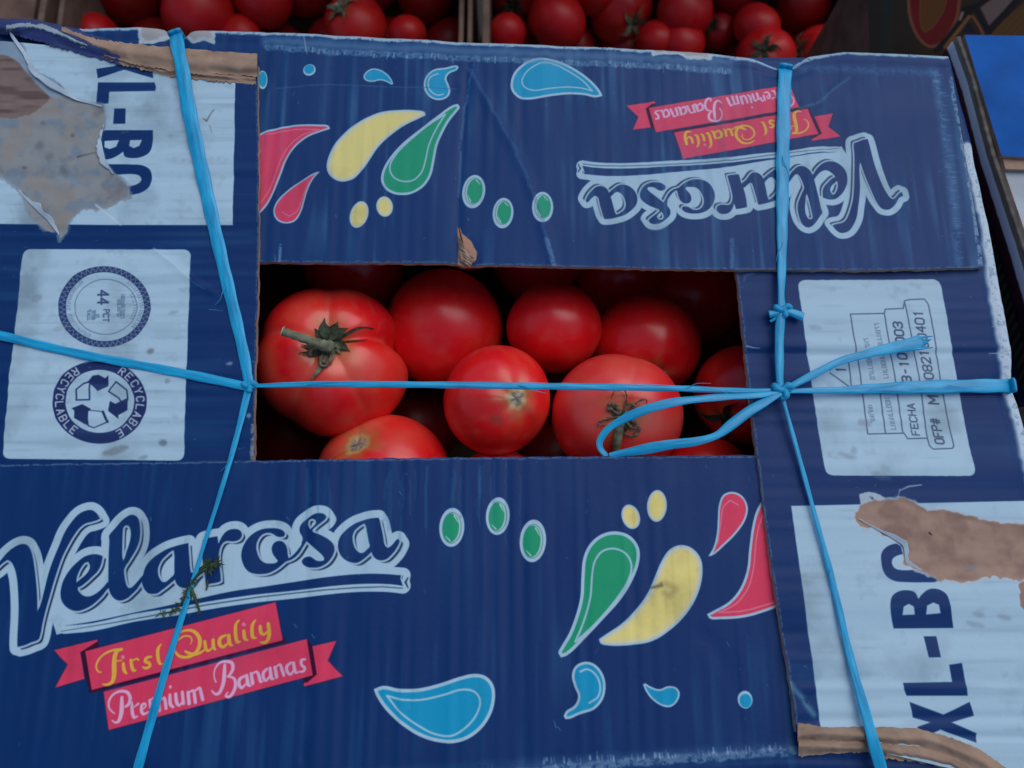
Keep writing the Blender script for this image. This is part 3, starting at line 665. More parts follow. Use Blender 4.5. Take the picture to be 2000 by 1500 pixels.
# torn-off label: bare board, frayed paper round it
ink_r.fill(PR(Z9([(530,68),(580,52),(640,68),(668,95),(560,132),(535,115)])), (176,190,200), rough=.5*MM)
torn = smooth_loop(Z9([(512,180),(540,130),(600,105),(700,95),(760,88),(820,110),(880,150),(960,150),(1050,165),(1130,190),(1250,215),(1420,225),(1700,240),(1700,540),(1400,520),(1300,505),(1200,500),(1120,525),(1000,515),(940,520),(930,500),(870,480),(760,430),(770,380),(760,345),(700,290),(650,280),(600,240),(560,245),(520,210)]), n=3)
ink_r.fill(PR(torn), (190,198,204), rough=1.1*MM, grow=1.0*MM, seed=50, soft=.4*MM, alpha=.8)
ink_r.fill(PR(torn), (168,136,118), rough=1.3*MM, seed=51)
sl, d = ink_r.sdf([PR(torn)])
if sl:
    n = fbm(d.shape[0], d.shape[1], 45, 52, 5); m = (np.clip(-d/(1.5*MM), 0, 1) * np.clip((n-.45)*3, 0, .5))[..., None]
    ink_r.img[sl] = ink_r.img[sl]*(1-m) + np.array((128,96,86))/255.*m
ink_r.fill(PR(Z9([(1365,540),(1393,520),(1500,520),(1500,690),(1393,680),(1368,650)])), (160,125,108), rough=.8*MM, seed=53)
st_px(ink_r, PR, [[(1817,1041,2.2),(1820,1044,1.5)]], (50,45,45), SC)
for (x, y, rx, ry) in ((1690,825,13,7),(1655,890,18,5),(1668,880,5,8),(1720,930,20,6),(1590,640,14,4),(1910,1200,12,6),(1905,1220,18,5),(1960,1205,14,5),(1900,1110,15,6)):
    sl, d = ink_r.sdf([PR(oval(x,y,rx,ry,15))]); ink_r.put(sl, d, (126,138,148), alpha=.4, soft=1.*MM, rough=.8*MM, seed=int(x))
rim = [(1892,290),(1927,430),(1943,560),(1957,640),(1966,690),(1974,745),(1985,790),(2001,850),(2058,1150)]
scuff(ink_r, rim, PR, 19, SC, (196,212,224), 1., .02, 11, 60, .45)
scuff(ink_r, rim, PR, 15, SC, (110,145,175), .8, .62, 7, 61, .6)
scuff(ink_r, [(x+3, y) for x, y in RIGHT_I[1:]], PR, 2.2, SC, (165,155,155), .4, .4, 5, 62)
for P in ([(1938,638,.6),(1958,635,.8),(1966,633,.5)], [(1933,690,.8),(1960,688,1.4),(1973,684,1.5)], [(1458,676,1.6),(1470,679,1.2),(1484,680,.6)], [(1758,958,1),(1775,950,1.8),(1800,947,1.2)], [(1755,966,.9),(1758,955,1)]):
    st_px(ink_r, PR, [P], (176,184,190), SC, alpha=.8)
scuff(ink_r, [(1452,550),(1455,540),(1470,535)], PR, 4, SC, (80,110,150), .5, .3, 8, 63)
scuff(ink_r, [(1545,1335),(1570,1370),(1590,1395)], PR, 9, SC, (110,150,170), .7, .3, 14, 64, .9)
IM_R = ink_r.image("right_flap_print")

# ---- left flap
ink_l = Ink(*bounds(PL(LEFT_O + LEFT_I)), NAVY)
PLr = lambda P: PL(right_to_left(P))
ink_l.fill(PL([(-120,60),(462,90),(460,160),(455,440),(220,440),(-130,436)]), WHITE)
for L in XLB:
    sl, d = ink_l.sdf([PLr(l) for l in L]); ink_l.put(sl, d, NAVY)
ink_l.fill(PL(rounded([(45,486),(373,487),(359,900),(4,896)], 16)), WHITE, rough=.12*MM)
Z77 = lambda p: zc(p, 80, 500, 3.947)
SEAL = (30,48,98)
def eo(cx, cy, rx, ry, **k): return oval(80+cx/3.947, 500+cy/3.947, rx/3.947, ry/3.947, **k)
rub(ink_l, False, 93, .12)
sl, d = ink_l.sdf([PL(eo(453,1125,363,322, n=60)), PL(eo(455,1122,265,243, n=60))]); ink_l.put(sl, d, SEAL)
def arc_text(txt, cx, cy, rx, ry, a0, a1, hgt, outward, color, r, alpha=1.):
    n = len(txt)
    for k, ch in enumerate(txt):
        a = math.radians(a0 + (a1-a0)*(k+.5)/n); c = np.array([cx + rx*math.cos(a), cy + ry*math.sin(a)])
        up = np.array([math.cos(a), math.sin(a)]) * (1 if outward else -1)
        right = np.array([-up[1], up[0]]) 
        ux, uy = right*hgt*.62/4, up*hgt/6
        st_px(ink_l, PL, [[(80+p[0]/3.947, 500+p[1]/3.947, r) for p in P] for P in glyph(ch, c - ux*2 - uy*3, ux, uy, r)], color, SC, alpha=alpha)
arc_text("RECYCLABLE", 454, 1124, 312, 282, -62, 66, 56, True, (190,200,212), 1.35)
arc_text("RECYCLABLE", 454, 1124, 312, 282, 240, 124, 56, False, (190,200,212), 1.35)
for P in ([(360,975),(405,925),(450,918),(500,945),(525,922),(522,1005),(440,1042),(420,1020),(385,990)], [(533,1118),(575,1140),(670,1092),(668,1188),(600,1228),(603,1258),(520,1195)], [(238,1175),(320,1143),(388,1180),(366,1200),(372,1312),(330,1290),(262,1250),(258,1190)]):
    ink_l.fill(PL(Z77(P)), SEAL)
st_px(ink_l, PL, [[q + (w_,) for q in Z77(P)] for P, w_ in (([(378,990),(374,1108),(272,1110),(275,1030),(330,985),(372,970)],1.5),([(525,1045),(580,970),(665,1035),(668,1110)],1.4),([(525,1045),(600,1095),(625,1135)],1.3),([(478,1200),(518,1280)],2.2),([(368,1310),(410,1325),(518,1280)],1.0),([(378,1190),(430,1195),(478,1200)],.7))], SEAL, SC)
sl, d = ink_l.sdf([PL(eo(488,393,357,312, n=60)), PL(eo(492,393,302,264, n=60))]); ink_l.put(sl, d, (44,66,112))
zz = []
for k in range(96):
    a = k/96*2*math.pi; f = 1.02 if k % 2 else 1.16
    zz.append((80+(490+302*f*math.cos(a))/3.947, 500+(393+266*f*math.sin(a))/3.947, .55))
st_px(ink_l, PL, [zz + zz[:1]], (180,192,205), SC, alpha=.8)
e = eo(500,393,240,212, n=50); st_px(ink_l, PL, [[tuple(q) + (.7,) for q in np.r_[e, e[:1]]]], (70,92,125), SC, alpha=.8)
def tiny(n, a0, a1, f):
    for k in range(n):
        a = math.radians(a0 + (a1-a0)*k/n); x, y = 492 + 270*f*math.cos(a), 393 + 238*f*math.sin(a)
        q = Z77([(x, y)])[0]; b = math.radians(a0 + (a1-a0)*(k+.6)/n); q2 = Z77([(492 + 270*f*math.cos(b), 393 + 238*f*math.sin(b))])[0]
        scribble(PL, ink_l, q, q2, 1, 6, (math.cos(a), math.sin(a)), (80,104,135), SC, .6, .6)
tiny(16, 232, 172, 1.0); tiny(14, 168, 112, .98); tiny(20, -50, 42, 1.0); tiny(10, -30, 30, .82)
def colL(txt, x, y0, y1, hgt, r, alpha=.85):
    q = Z77([(x, y0), (x, y1)]); st_px(ink_l, PL, words(txt, q[0], q[1], hgt, r, (1, 0)), (44,66,105), SC, alpha=alpha)
colL("44", 440, 258, 378, 20, 2.0); colL("PCT", 482, 408, 512, 11, 1.1)
for x, y0, y1, n in ((360,410,500,6),(395,415,495,6),(425,450,480,2),(590,330,470,7),(620,295,485,10)):
    q = Z77([(x, y0), (x, y1)]); scribble(PL, ink_l, q[0], q[1], n, 6, (1, 0), (60,84,120), SC, .7, .75)
rub(ink_l, False, 91, .2)
Z1a = lambda p: zc(p, 0, 0, s1)
peel = smooth_loop([(0,50),(20,46),(45,95),(57,125),(70,140),(115,165),(130,185),(170,200),(203,205),(205,240),(196,270),(204,310),(218,335),(250,362),(256,385),(235,392),(220,402),(190,410),(165,408),(148,420),(132,440),(130,452),(115,468),(112,452),(85,447),(70,433),(58,425),(50,395),(35,370),(15,355),(0,345),(-80,340),(-80,50)], n=3)
ink_l.fill(PL(peel), (128,146,160), rough=1.2*MM, seed=70, grow=.8*MM, soft=.5*MM, alpha=.7)
ink_l.fill(PL(peel), (146,150,150), rough=.9*MM, seed=71, soft=.4*MM)
sl, d = ink_l.sdf([PL(peel)])
n = fbm(d.shape[0], d.shape[1], 60, 72, 5); n2 = fbm(d.shape[0], d.shape[1], 25, 73, 4)
inside = np.clip(-d/(1.0*MM), 0, 1)
for nn, c, th, k in ((n, (150,142,134), .5, 4), (n2, (118,138,156), .55, 5), (n, (112,112,116), .36, -5)):
    m = (inside*np.clip((nn-th)*k, 0, .65))[..., None]; ink_l.img[sl] = ink_l.img[sl]*(1-m) + np.array(c)/255.*m
ink_l.fill(PL(smooth_loop([(15,50),(28,60),(45,95),(57,125),(70,140),(115,165),(130,185),(120,190),(100,188),(75,175),(50,140),(20,112),(-10,104),(-10,60)], n=3)), (140,164,184), rough=.8*MM, seed=74, soft=.4*MM, alpha=.85)
brown = smooth_loop([(-80,104),(0,104),(20,112),(38,125),(55,145),(72,164),(98,188),(92,196),(78,212),(50,225),(0,230),(-80,232)], n=3)
ink_l.fill(PL(brown), (130,111,104), rough=1.0*MM, seed=75, soft=.4*MM)
sl, d = ink_l.sdf([PL(brown)]); n = vnoise(d.shape[0], d.shape[1], 12, 60, 76); m = (np.clip(-d/MM, 0, 1)*np.clip((n-.5)*2, 0, .6))[..., None]
ink_l.img[sl] = ink_l.img[sl]*(1-m) + np.array((84,66,64))/255.*m
for P, c, a in (([(115,165,1),(130,185,1.4),(168,201,1),(200,206,.8)], (90,98,108), .7), ([(152,306,3),(165,303,2),(190,296,1)], (70,74,78), .6), ([(40,372,1.2),(60,395,1.6),(95,425,1.2)], (96,92,90), .6), ([(38,378,2.5),(62,398,3),(120,440,2.5)], (168,152,140), .4), ([(126,295,4),(140,330,4),(165,360,3.5)], (150,146,140), .5), ([(187,400,2),(210,418,2),(236,440,1.5)], (212,222,230), .7), ([(140,262,4),(141,264,4)], (90,92,95), .6), ([(46,327,4),(50,328,3)], (84,88,92), .5), ([(238,258,3),(250,256,2)], (100,110,120), .4), ([(398,233,1.2),(404,237,1.8),(413,222,1),(418,216,1)], (80,84,84), .75), ([(410,246,1.2),(413,258,.8)], (110,118,124), .6), ([(300,485,1.2),(335,510,1.8),(372,545,1)], (215,224,232), .6), ([(372,548,1),(400,565,.8)], (90,125,165), .5)):
    st_px(ink_l, PL, [P], c, SC, alpha=a, soft=.4*MM)
for (x, y, rx, ry, c, a) in ((294,686,7,6,(96,104,114),.6),(318,864,8,6,(96,104,114),.6),(225,880,26,7,(116,124,132),.6),(70,582,10,7,(130,138,150),.45),(327,745,5,4,(120,126,134),.5),(340,610,10,4,(130,140,150),.4),(120,640,16,5,(140,150,160),.3),(278,893,9,4,(120,128,135),.5),(447,710,6,3,(150,165,185),.8),(486,812,4,4,(150,165,185),.8)):
    sl, d = ink_l.sdf([PL(oval(x,y,rx,ry,-15))]); ink_l.put(sl, d, c, alpha=a, soft=.7*MM, rough=.8*MM, seed=int(x))
scuff(ink_l, [(x-2, y) for x, y in LEFT_I[:7]], PL, 2.0, SC, (160,150,150), .4, .4, 5, 92)
scuff(ink_l, [(492,830),(493,900)], PL, 5, SC, (165,150,145), .8, .3, 8, 93)
IM_L = ink_l.image("left_flap_print")

mp = lambda n, im: mat(n, image=im, rough=.5, spec=.22, bump=.25, bscale=500, bdist=.0003)
M_TOP, M_BOT, M_RIGHT, M_LEFT = mp("back_flap_ink", IM_TOP), mp("front_flap_ink", IM_BOT), mp("right_flap_ink", IM_R), mp("left_flap_ink", IM_L)
#@@GEO
# ------------------------------------------------------------------ ground
gv, gf = [(-30,-30,-.40),(30,-30,-.40),(30,30,-.40),(-30,30,-.40)], [(0,1,2,3)]
M_GROUND = mat("dusty_asphalt", (.05,.048,.046), .9, .2, bump=.6, bscale=120, var=.3, vscale=30)
tag(mesh_obj("ground", gv, gf, M_GROUND, smooth=False), kind="structure")

# ------------------------------------------------------------------ the cardboard box
carton = tag(empty("cardboard_box", tuple(U3(970, 800, -.20))), "blue printed cardboard box of tomatoes tied with blue twine, flaps folded over one another", "box")
bpy.context.view_layer.update()
def to_parent(o, p):
    o.parent = p; o.matrix_parent_inverse = Matrix.Translation(-Vector(p.location))
    return o
def resample(P, s):
    P = np.asarray(P, float); L = np.r_[0, np.cumsum(np.hypot(*np.diff(P, axis=0).T))]; L /= L[-1]
    return np.stack([np.interp(s, L, P[:, 0]), np.interp(s, L, P[:, 1])], -1)
def n1(x, seed, cell):
    r = np.random.default_rng(seed); a = r.random(4096); x = np.asarray(x)/cell + 1000; i = np.floor(x).astype(int); f = x - i; f = f*f*(3-2*f)
    return a[i % 4096]*(1-f) + a[(i+1) % 4096]*f
def n2(x, y, seed, cell):
    r = np.random.default_rng(seed); a = r.random((256, 256)); x = np.asarray(x)/cell + 500; y = np.asarray(y)/cell + 500
    i, j = np.floor(x).astype(int), np.floor(y).astype(int); f, g = x-i, y-j; f, g = f*f*(3-2*f), g*g*(3-2*g)
    A = lambda p, q: a[p % 256, q % 256]
    return (A(i,j)*(1-f)+A(i+1,j)*f)*(1-g) + (A(i,j+1)*(1-f)+A(i+1,j+1)*f)*g

def make_flap(name, outer, inner, zf, ink, mtop, along_y, ns, ntv, seed, extra=None, label=None):
    s = np.linspace(0, 1, ns); t = np.r_[np.linspace(0, .09, 10)[:-1], np.linspace(.09, 1, ntv)]
    O, I = resample(outer, s), resample(inner, s)
    I = I + np.stack([(n1(s*400, seed+1, 3) - .5)*2.2, (n1(s*400, seed+2, 2.2) - .5)*2.2], -1)
    PX = O[:, None]*(1 - t[None, :, None]) + I[:, None]*t[None, :, None]
    XY = Uz(PX, zf); x, y = XY[..., 0], XY[..., 1]
    z = zf(x, y)
    f = x if along_y else y; g = y if along_y else x
    per = 7.6*MM
    k = np.floor(f/per); amp = .02*MM + .24*MM*np.clip(n1(k, seed+3, 1.0)*1.6-.5, 0, 1)*np.clip(n2(x, y, seed+4, 60*MM)*2-.5, 0, 1)
    z = z + amp*np.sin(2*np.pi*f/per + .5*n2(x, y, seed+5, 40*MM))
    z = z + (1.6 if along_y else 2.0)*MM*(n1(f + .03*g, seed+6, 13*MM) - .5)*n2(x, y, seed+7, 70*MM) + .45*MM*(n1(f, seed+16, 5*MM) - .5)*np.clip(n2(x, y, seed+17, 50*MM)*2-.7, 0, 1)*(1 if along_y else 1.9)        # crushed flutes
    z = z + 1.6*MM*(n2(x, y, seed+8, 70*MM) - .5) * np.sin(np.pi*np.clip(t, .02, 1))[None, :]*.6
    wd = np.hypot(*(XY[:, -1] - XY[:, 0]).T)[:, None]; d = t[None, :]*wd
    R = 4.5*MM
    z = z - np.where(d < R, R - np.sqrt(np.clip(R*R - (R-d)**2, 0, None)), 0) - .6*MM*np.exp(-((d-9*MM)/(1.6*MM))**2)
    if extra is not None: z = z + extra(PX[..., 0], PX[..., 1])
    n, m = x.shape
    top = np.stack([x, y, z], -1).reshape(-1, 3); bot = top - np.array([0, 0, TH])
    # pull the lower sheet in a hair so cut edges look rough
    V = np.r_[top, bot]; F = []; MI = []
    id_ = np.arange(n*m).reshape(n, m)
    a, b, c, e = id_[:-1, :-1].ravel(), id_[1:, :-1].ravel(), id_[1:, 1:].ravel(), id_[:-1, 1:].ravel()
    tq = np.stack([a, b, c, e], -1)
    # winding so that the printed side faces up
    p = top[tq[0]]; up = np.cross(p[1]-p[0], p[2]-p[0])[2]
    if up < 0: tq = tq[:, ::-1]
    F += tq.tolist(); MI += [0]*len(tq)
    bq = tq[:, ::-1] + n*m; F += bq.tolist(); MI += [1]*len(bq)
    rimids = [id_[:, 0], id_[-1, :], id_[::-1, -1], id_[0, ::-1]]
    for r in rimids:
        for i, j in zip(r[:-1], r[1:]):
            q = [int(i), int(j), int(j)+n*m, int(i)+n*m]
            F.append(q[::-1] if up > 0 else q); MI.append(1)
    uv = np.r_[ink.uv(top[:, :2]), ink.uv(top[:, :2])]
    o = mesh_obj(name, V, F, [mtop, M_KRAFT], uv=uv, mi=MI, sharp=40)
    to_parent(o, carton)
    if label: o["label"] = label
    return o
def crease(px, py, P, h, wpx):
    d = np.full(np.shape(px), 1e9)
    for a, b in zip(P[:-1], P[1:]):
        ex, ey = b[0]-a[0], b[1]-a[1]; t = np.clip(((px-a[0])*ex + (py-a[1])*ey)/(ex*ex+ey*ey), 0, 1)
        d = np.minimum(d, np.hypot(px-a[0]-t*ex, py-a[1]-t*ey))
    return h*np.exp(-(d/wpx)**2)
def dent(px, py, cx, cy, h, rx, ry): return h*np.exp(-((px-cx)/rx)**2 - ((py-cy)/ry)**2)
def ex_top(px, py):
    z = crease(px, py, [(915,130),(940,175),(975,235),(1010,300),(1050,400),(1082,515)], .55*MM, 11)
    z = z + crease(px, py, [(915,120),(905,230),(896,380),(893,520)], -.8*MM, 7)
    z = z + crease(px, py, [(540,172),(760,168),(890,172)], -.5*MM, 8)
    z = z + crease(px, py, [(520,84),(900,101),(1250,116),(1420,124)], .7*MM, 11)
    z = z + dent(px, py, 345, 58, -4*MM, 26, 24) + dent(px, py, 1533, 119, -3.5*MM, 45, 28) + dent(px, py, 1440, 150, -.9*MM, 90, 20) + dent(px, py, 1640, 160, -.9*MM, 60, 20)
    z = z + crease(px, py, [(1560,215),(1600,200),(1640,165),(1660,150)], .6*MM, 8)
    z = z + dent(px, py, 915, 515, -1.2*MM, 22, 40) + crease(px, py, [(1842,140),(1862,300),(1880,520)], -.7*MM, 9)
    return z
def ex_bot(px, py):
    z = crease(px, py, [(1375,1240),(1430,1320),(1455,1430)], -.3*MM, 18) + crease(px, py, [(600,900),(598,1200),(590,1480)], -.5*MM, 9)
    return z + dent(px, py, 265, 1520, -2*MM, 40, 30) + crease(px, py, [(1000,1506),(1300,1486),(1550,1470)], .8*MM, 9)
def inpoly(px, py, P, soft):
    P = np.asarray(P); d2 = np.full(px.shape, 1e12); par = np.zeros(px.shape, bool)
    for a, b in zip(P, np.roll(P, -1, 0)):
        e = b-a; t = np.clip(((px-a[0])*e[0] + (py-a[1])*e[1])/(e@e + 1e-9), 0, 1)
        d2 = np.minimum(d2, (px-a[0]-t*e[0])**2 + (py-a[1]-t*e[1])**2)
        c = (a[1] > py) != (b[1] > py); par ^= c & (px < a[0] + (py-a[1])/(e[1] if abs(e[1]) > 1e-9 else 1e-9)*e[0])
    return np.where(par, np.clip(np.sqrt(d2)/soft, 0, 1), 0)
def ex_right(px, py):
    zt = inpoly(px, py, torn[::2], 5)*(-.55*MM + .5*MM*(n2(px, py, 77, 16)-.5) + .3*MM*(n2(px, py, 78, 6)-.5))
    return zt + ex_right0(px, py)
def ex_left(px, py):
    zt = inpoly(px, py, peel[::2], 5)*(-.35*MM + .6*MM*(n2(px, py, 87, 18)-.5) + .35*MM*(n2(px, py, 88, 7)-.5)) - .3*MM*inpoly(px, py, brown[::2], 5)
    return zt + ex_left0(px, py)
def ex_right0(px, py):
    z = crease(px, py, [(1450,690),(1700,691),(1960,688)], -.8*MM, 7) + dent(px, py, 1975, 755, -2*MM, 30, 30)
    z = z + crease(px, py, [(1560,1345),(1760,1343),(2000,1345)], .7*MM, 10) + crease(px, py, [(1600,1403),(2000,1400)], -.7*MM, 10) + crease(px, py, [(1850,1438),(2000,1440)], -.7*MM, 8)
    z = z + crease(px, py, [(1460,725),(1960,722)], .35*MM, 9) + dent(px, py, 1540, 1250, -1.0*MM, 40, 40)
    return z + crease(px, py, [(1470,610),(1960,606)], .35*MM, 12)
def ex_left0(px, py):
    z = crease(px, py, [(0,450),(250,452),(500,448)], -.5*MM, 8) + crease(px, py, [(0,345),(300,350),(500,348)], -.5*MM, 8)
    for yy, h in ((535,.3),(600,-.35),(640,.4),(705,-.55),(730,.4),(775,-.35),(815,.3),(870,-.3),(205,.3),(250,-.25),(470,-.5)):
        z = z + crease(px, py, [(-50,yy),(200,yy+2),(500,yy-2)], h*MM, 9)
    return z + crease(px, py, [(300,485),(335,512),(372,545),(420,575)], .5*MM, 6)
make_flap("flap", TOP_O, TOP_I, z_top, ink_top, M_TOP, True, 400, 62, 100, ex_top, "back flap with the brand lettering upside down")
make_flap("flap", BOT_O, BOT_I, z_bot, ink_bot, M_BOT, True, 440, 90, 200, ex_bot, "front flap with the brand lettering upright")
make_flap("flap", RIGHT_O[:-1] + [(2130,1565)], RIGHT_I[:-1] + [(1554,1430)], z_right, ink_r, M_RIGHT, False, 330, 70, 300, ex_right, "right flap with date label and a torn patch of bare board")
make_flap("flap", [(-38,75)] + LEFT_O[1:], [(503,128)] + LEFT_I[1:], z_left, ink_l, M_LEFT, False, 330, 70, 400, ex_left, "left flap with a peeled white label and two round seals")

# walls and floor of the box
def rim_pt(px, py, inset, z): 
    q = U((px, py), 0.); c = U((970, 780), 0.); v = c - q; v = v/np.hypot(*v); return np.array([q[0]+v[0]*inset, q[1]+v[1]*inset, z])
corners = [rim_pt(-30,62,.006,0), rim_pt(1850,120,.006,0), rim_pt(2110,1470,.006,0), rim_pt(-165,1570,.006,0)]
for k in range(4):
    a, b = corners[k], corners[(k+1) % 4]; e = (b-a)/np.linalg.norm(b-a); nrm = np.array([-e[1], e[0], 0])
    c0 = (corners[0]+corners[2])/2
    if np.dot(c0-a, nrm) < 0: nrm = -nrm
    V = []
    for zz_ in (-.002-TH-.0015, -.205):
        for off in (0, .004):
            V += [a + nrm*off + e*(.0045 if k % 2 else 0) + np.array([0,0,zz_]), b + nrm*off - e*(.0045 if k % 2 else 0) + np.array([0,0,zz_])]
    F = [(0,1,3,2),(4,6,7,5),(0,4,5,1),(2,3,7,6),(0,2,6,4),(1,5,7,3)]
    o = mesh_obj("wall", V, F, [M_NAVY, M_KRAFT_DARK], smooth=False, mi=[1,1,0,1,1,1]); to_parent(o, carton)
V = [c + np.array([0,0,-.203]) for c in corners] + [c + np.array([0,0,-.207]) for c in corners]
to_parent(mesh_obj("base", V, [(0,1,2,3),(7,6,5,4),(0,4,5,1),(1,5,6,2),(2,6,7,3),(3,7,4,0)], M_KRAFT_DARK, smooth=False), carton)
# the back box rests on a crate below
V, F = box_vf(-.24, .24, -.17, .27, -.398, -.2075)
tag(mesh_obj("wooden_crate", V, F, M_KRAFT_DARK, smooth=False), "brown carton standing under the blue tomato box", "crate")

# torn ends: the board's plies folded over
def ply(name, path, mats, thick, seed, parent, label=None):
    """path rows: (px, py_back, py_front, z_back, z_top, z_front) - an arched ply across the row, swept along"""
    P = np.array(path, float); s = np.linspace(0, 1, 110); so = np.linspace(0, 1, len(P))
    Q = np.stack([np.interp(s, so, P[:, k]) for k in range(P.shape[1])], -1)
    na = 13; V = []; MI = []
    for i, q in enumerate(Q):
        for j in range(na):
            u = j/(na-1)
            py = q[1] + (q[2]-q[1])*u + (n1(s[i]*300, seed, 6)-.5)*4*(u*1.2-.3) + (n1(s[i]*300, seed+11, 2.5)-.5)*5*max(0, u-.7)*3 + (n1(s[i]*300, seed+12, 3.5)-.5)*3.5*max(0, .3-u)*3
            px = q[0] + q[6]*u if len(q) > 6 else q[0]
            z = (q[3]*(1-u) + q[5]*u) + (q[4] - (q[3]+q[5])/2)*math.sin(math.pi*min(1, u*1.15))**.7 + .35*MM*(n2(px, py, seed+3, 14)-.5)
            z += .55*MM*math.sin(u*(9 + 4*n1(s[i]*100, seed+7, 20)) + 4*n1(s[i]*100, seed+5, 12))*(.2+1.0*n1(s[i]*100, seed+6, 9)) + .5*MM*(n1(s[i]*100, seed+13, 6)-.5)
            V.append(tuple(U3(px, py, z*1.0)))
    n, m = len(Q), na; id_ = np.arange(n*m).reshape(n, m)
    F = np.stack([id_[:-1,:-1].ravel(), id_[:-1,1:].ravel(), id_[1:,1:].ravel(), id_[1:,:-1].ravel()], -1)
    low = np.array(V) - np.array([0,0,thick]); V = np.r_[np.array(V), low]
    FF = F.tolist() + (F[:, ::-1] + n*m).tolist()
    for r in (id_[:,0], id_[-1,:], id_[::-1,-1], id_[0,::-1]):
        FF += [[int(i), int(j), int(j)+n*m, int(i)+n*m] for i, j in zip(r[:-1], r[1:])]
    o = mesh_obj(name, V, FF, mats, sharp=50); to_parent(o, parent)
    if label: o["label"] = label
    return o
M_PALE = mat("worn_label_edge", (.30,.38,.44), .6, .4, bump=.4, bscale=300, var=.3)
B_ = 3.4*MM
ply("torn_edge", [(120,52,66,B_,5.4*MM,4*MM),(160,66,82,B_,6.0*MM,4.4*MM),(200,78,104,B_,6.4*MM,5*MM),(250,84,122,B_,7*MM,5.4*MM),(320,91,136,B_,7*MM,5.4*MM),(400,98,145,B_,7*MM,5.2*MM),(502,104,150,B_,6.6*MM,4.8*MM)], M_KRAFT, .5*MM, 3, carton, "bare brown board folded over at the back end of the left flap")
ply("torn_edge", [(190,96,108,B_,4.0*MM,3.8*MM),(240,112,126,B_,4.8*MM,4.2*MM),(320,126,146,B_,5*MM,4.2*MM),(420,138,158,B_,5*MM,4*MM),(499,146,166,B_,4.6*MM,3.8*MM)], M_KRAFT, .5*MM, 9, carton, "second brown ply showing under the folded one")
ply("torn_edge", [(-30,38,64,2.5*MM,5*MM,4*MM),(20,36,66,3*MM,6*MM,4.2*MM),(70,38,78,3*MM,6*MM,4.2*MM),(140,54,99,3*MM,6*MM,4.2*MM),(220,80,122,3*MM,5.6*MM,4.2*MM),(275,98,134,3*MM,4.6*MM,4*MM)], M_NAVY, .5*MM, 15, carton, "navy printed fold at the back corner of the left flap")
ply("torn_edge", [(12,48,60,4*MM,7*MM,5*MM),(45,44,57,4.4*MM,7.2*MM,5.4*MM),(85,47,62,4.4*MM,7.2*MM,5.4*MM),(130,65,79,4.4*MM,7*MM,5.4*MM),(170,84,95,4.4*MM,6.4*MM,5*MM)], M_PALE, .4*MM, 21, carton, "pale worn lip at the back corner of the left flap")
R_ = 3.6*MM
ply("torn_edge", [(1558,1412,1447,R_,6*MM,4*MM),(1620,1419,1450,R_,6.8*MM,4.2*MM),(1700,1419,1452,R_,6.8*MM,4.2*MM),(1790,1422,1458,R_,6.4*MM,4*MM),(1850,1438,1480,R_,6*MM,4*MM),(1910,1461,1508,R_,6*MM,4*MM),(1962,1496,1545,R_,5*MM,4*MM),(2060,1560,1610,R_,5*MM,4*MM)], M_KRAFT, .5*MM, 33, carton, "bare brown board rolled over at the front end of the right flap")
ply("torn_edge", [(1560,1442,1477,3*MM,5*MM,2*MM),(1620,1445,1472,3*MM,5.4*MM,2*MM),(1695,1447,1468,3*MM,5.2*MM,2*MM),(1735,1450,1483,3*MM,5.2*MM,2*MM),(1790,1456,1488,3*MM,5*MM,2*MM),(1860,1474,1502,3*MM,5*MM,2*MM),(1960,1535,1570,3*MM,4*MM,2*MM)], M_KRAFT, .5*MM, 39, carton, "lower frayed ply at the front end of the right flap")
ply("torn_edge", [(893,452,470,R_*.45,2.6*MM,2.2*MM,4),(896,470,492,R_*.45,3.4*MM,2.4*MM,20),(897,492,508,R_*.45,3.6*MM,2.4*MM,30),(899,508,520,R_*.45,3.0*MM,2.2*MM,20)], M_KRAFT, .3*MM, 45, carton, "small curled tear at the inner edge of the back flap")

# ------------------------------------------------------------------ tomatoes
RIGHT_V, UP_V, FWD = Vector((1,0,0)), Vector((0, C_, S_)), Vector((0, S_, -C_))
def tube(pts, radii, nseg=10, cap=True):
    P = [Vector(p) for p in pts]; V = []; F = []; prev = None
    for i, p in enumerate(P):
        t = (P[min(i+1, len(P)-1)] - P[max(i-1, 0)]).normalized()
        if prev is None:
            a = t.orthogonal().normalized()
        else:
            a = (prev - t*prev.dot(t)).normalized()
        prev = a; b = t.cross(a)
        for k in range(nseg):
            an = 2*math.pi*k/nseg; V.append(p + (a*math.cos(an) + b*math.sin(an))*radii[i])
    for i in range(len(P)-1):
        for k in range(nseg):
            k2 = (k+1) % nseg; F.append((i*nseg+k, i*nseg+k2, (i+1)*nseg+k2, (i+1)*nseg+k))
    if cap: F.append(tuple(range(nseg))[::-1]); F.append(tuple((len(P)-1)*nseg + k for k in range(nseg)))
    return V, F
def frame(n):
    x = (RIGHT_V - n*RIGHT_V.dot(n)).normalized(); y = n.cross(x); return x, y
def centre(px, py, z): return U3(px, py, z)
def depth_of(p): return (Vector(p) - Vector((0,0,HC))).dot(FWD)
RED = np.array((.90,.010,.014))
